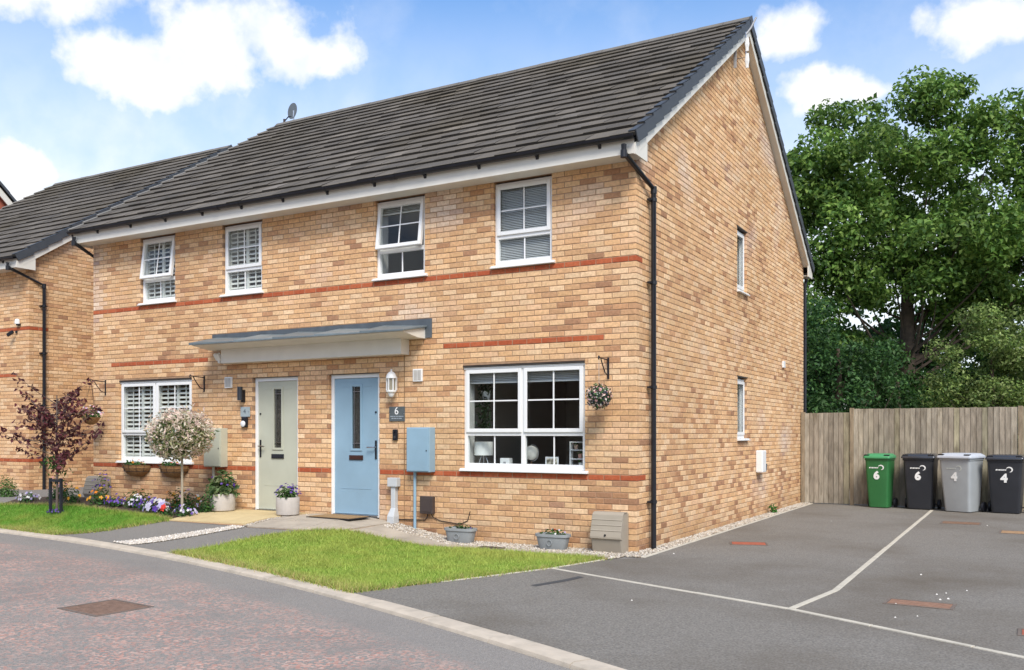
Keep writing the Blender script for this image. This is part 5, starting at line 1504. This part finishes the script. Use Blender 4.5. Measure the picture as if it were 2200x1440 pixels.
# neighbour's camera and lamp
t = thing('security_camera', 'dark security camera on the neighbouring house front', 'camera', (-14.35, .85, 3.60))
MB().box(.02, .06, -.03, -.0005, .02, .07).build('mount', BLACKP, t)
o = MB().box(-.09, .07, -.045, .0, -.04, .03).build('camera_body', BLACKP, t, bevel=.01, loc=(-.02, -.09, .02)); o.rotation_euler = (0, -.5, .3)
t = thing('alarm_lamp', 'pale domed lamp above the camera on the neighbouring house', 'wall light', (-14.22, .85, 3.78))
MB().box(-.05, .05, -.05, -.0005, .0, .03).build('base', BLACKP, t)
MB().lathe([(.05, .03), (.05, .1), (.035, .13), (.001, .14)], 12).build('dome', OPAL, t, smooth=True, loc=(0, -.05, 0))

# doormat, weed
t = thing('doormat', 'tan coir doormat with black rubber edge before the blue door', 'doormat', (-4.50, -.38, zg(-4.5, -.38) + .026), -.04)
MB().box(-.42, .42, -.24, .24, 0, .010).build('rubber_edge', BLACKP, t, bevel=.003)
MB().box(-.39, .39, -.21, .21, .0102, .018).build('coir_pile', mat('coir pile', (.30, .19, .09), .95, .25, 60, .5, 120), t)
flowers('weed', 'small green weed growing at the foot of the gable wall', (.10, 6.6, .01), .09, .20, [(.06, .18, .03), (.08, .22, .04)], GP, 60, 0, .07, cat='weed')

# ------------------------------------------------------------------ things behind the big window
MB().box(.72, 2.58, -.42, -.115, .985, 1.035, P=FR).build('window_board', WHITE, house)
zb_ = 1.036
t = thing('table_lamp', 'white drum shade table lamp on tripod legs behind the big window', 'lamp', (-2.43, .30, zb_))
MB().lathe([(.135, .16), (.135, .35), (.13, .35), (.13, .16)], 22).build('shade', mat('lamp shade', (.78, .77, .74), .8), t, smooth=True)
for k in range(3): an = 2.1 * k; MB().tube([(.03 * math.cos(an), .03 * math.sin(an), .17), (.09 * math.cos(an), .09 * math.sin(an), 0)], .008, 6).build('leg', METAL, t)
t = thing('smart_box', 'small white cube device on the window board', 'box', (-2.04, .27, zb_))
MB().box(-.075, .075, -.05, .05, 0, .125).build('case', WHITE, t, bevel=.01)
MB().box(-.02, .02, -.0515, -.0505, .05, .075).build('mark', mat('grey print', (.3, .3, .32), .5), t)
t = thing('globe', 'pale globe on a small stand behind the big window', 'globe', (-1.66, .30, zb_))
MB().lathe([(.10 * math.sin(math.pi * k / 10) + .0005, .20 - .10 * math.cos(math.pi * k / 10)) for k in range(11)], 20).build('ball', mat('globe map', (.62, .60, .55), .5, .25, 14), t, smooth='all')
MB().tube([(.115 * math.cos(a), 0, .20 + .115 * math.sin(a)) for a in [-1.6 + 3.2 * k / 10 for k in range(11)]], .005, 6).build('meridian', METAL, t)
MB().lathe([(.06, 0), (.055, .012), (.015, .03), (.012, .085)], 14).build('stand', mat('dark wood', (.12, .06, .03), .5), t, smooth=True)
t = thing('photo_frame', 'small white framed picture leaning behind the big window', 'picture', (-1.335, .28, zb_))
MB().box(-.10, .10, 0, .012, 0, .15).build('frame', WHITE, t, bevel=.003)
MB().box(-.078, .078, -.0012, -.0004, .022, .128).build('print', mat('picture print', (.22, .19, .14), .6, .5, 30, col2=(.55, .5, .4)), t)
t = thing('shelf_stand', 'white shelf stand with pots behind the right of the big window', 'shelf', (-.95, .30, zb_))
for s in (-1, 1): MB().box(s * .10 - .008, s * .10 + .008, -.04, .04, 0, .36).build('side_panel', WHITE, t)
for zz in (.0, .12, .24, .345): MB().box(-.092, .092, -.04, .04, zz, zz + .012).build('shelf_board', WHITE, t)
for x, zz, cl_ in ((-.03, .253, (.5, .35, .28)), (.03, .133, (.55, .30, .24)), (.04, .013, (.7, .68, .65))):
    p = thing('shelf_pot', {(.5, .35, .28): 'pinkish plant pot on the top shelf of the stand', (.55, .30, .24): 'terracotta pot on the middle shelf of the stand', (.7, .68, .65): 'white pot on the lowest shelf of the stand'}[cl_], 'pot', (-.95 + x, .30, zb_ + zz))
    MB().lathe([(.022, 0), (.03, .06), (.031, .065)], 12).build('pot', mat('pot %.2f' % cl_[1], cl_, .7), p, smooth=True)
    flowers('x', '', (0, 0, 0), .04, .045, GP, PNK, 24, 3, .03, .02, pot=p, z0=.06)
t = thing('trailing_plant', 'dark trailing plant in a white pot hanging inside the big window', 'plant', (-2.46, .42, 1.98))
MB().lathe([(.05, 0), (.07, .12), (.072, .13)], 14).build('pot', WHITE, t, smooth=True)
P = np.column_stack([NR.normal(0, .055, 260), NR.normal(-.04, .03, 260), NR.uniform(-.50, .22, 260)]); link('foliage', leaf_mesh('foliage', P, .06, np.array([(.03, .06, .025)]).repeat(260, 0), LEAF, .6, droop=.5), t)
MB().tube([(0, 0, .13), (0, 0, .55)], .004, 5).build('cord', METAL, t)

# ------------------------------------------------------------------ brick terrace across the road (mirrored in the window glass)
t = thing('brick_terrace', 'brown brick terrace across the road, mirrored in the window glass', 'house', (-23, -20, 0))
OB = mat('terrace brick', (.24, .13, .08), .9, .25, 16, .3)
MB().box(-19, 19, -8, 0, -.2, 5.1).build('wall', OB, t)
MB().prism([(.4, 5.05), (-4, 8.0), (-8.4, 5.05), (-8.2, 4.9), (.2, 4.9)], -19.2, 19.2, lambda y, z, x: (x, y, z)).build('roof', mat('terrace roof', (.07, .06, .055), .9, .2, 5), t)
for k in range(6):
    x = -16 + 6.2 * k
    for (a, b, z0, z1) in ((x - 2, x - .6, 1, 2.3), (x - 1.9, x - .9, 3.4, 4.6), (x + .9, x + 1.9, 3.4, 4.6)):
        w_ = MB()
        for q in ((a, a + .07, z0, z1), (b - .07, b, z0, z1), (a + .07, b - .07, z0, z0 + .07), (a + .07, b - .07, z1 - .07, z1)): w_.box(q[0], q[1], .001, .05, q[2], q[3])
        w = w_.build('window', WHITE, t)
        MB().box(a + .07, b - .07, .002, .02, z0 + .07, z1 - .07).build('pane', mat('dark pane', (.03, .035, .04), .1), w)
    MB().box(x + .9, x + 1.85, .001, .05, .05, 2.15).build('door', mat('terrace door', (.06, .07, .09), .4), t)
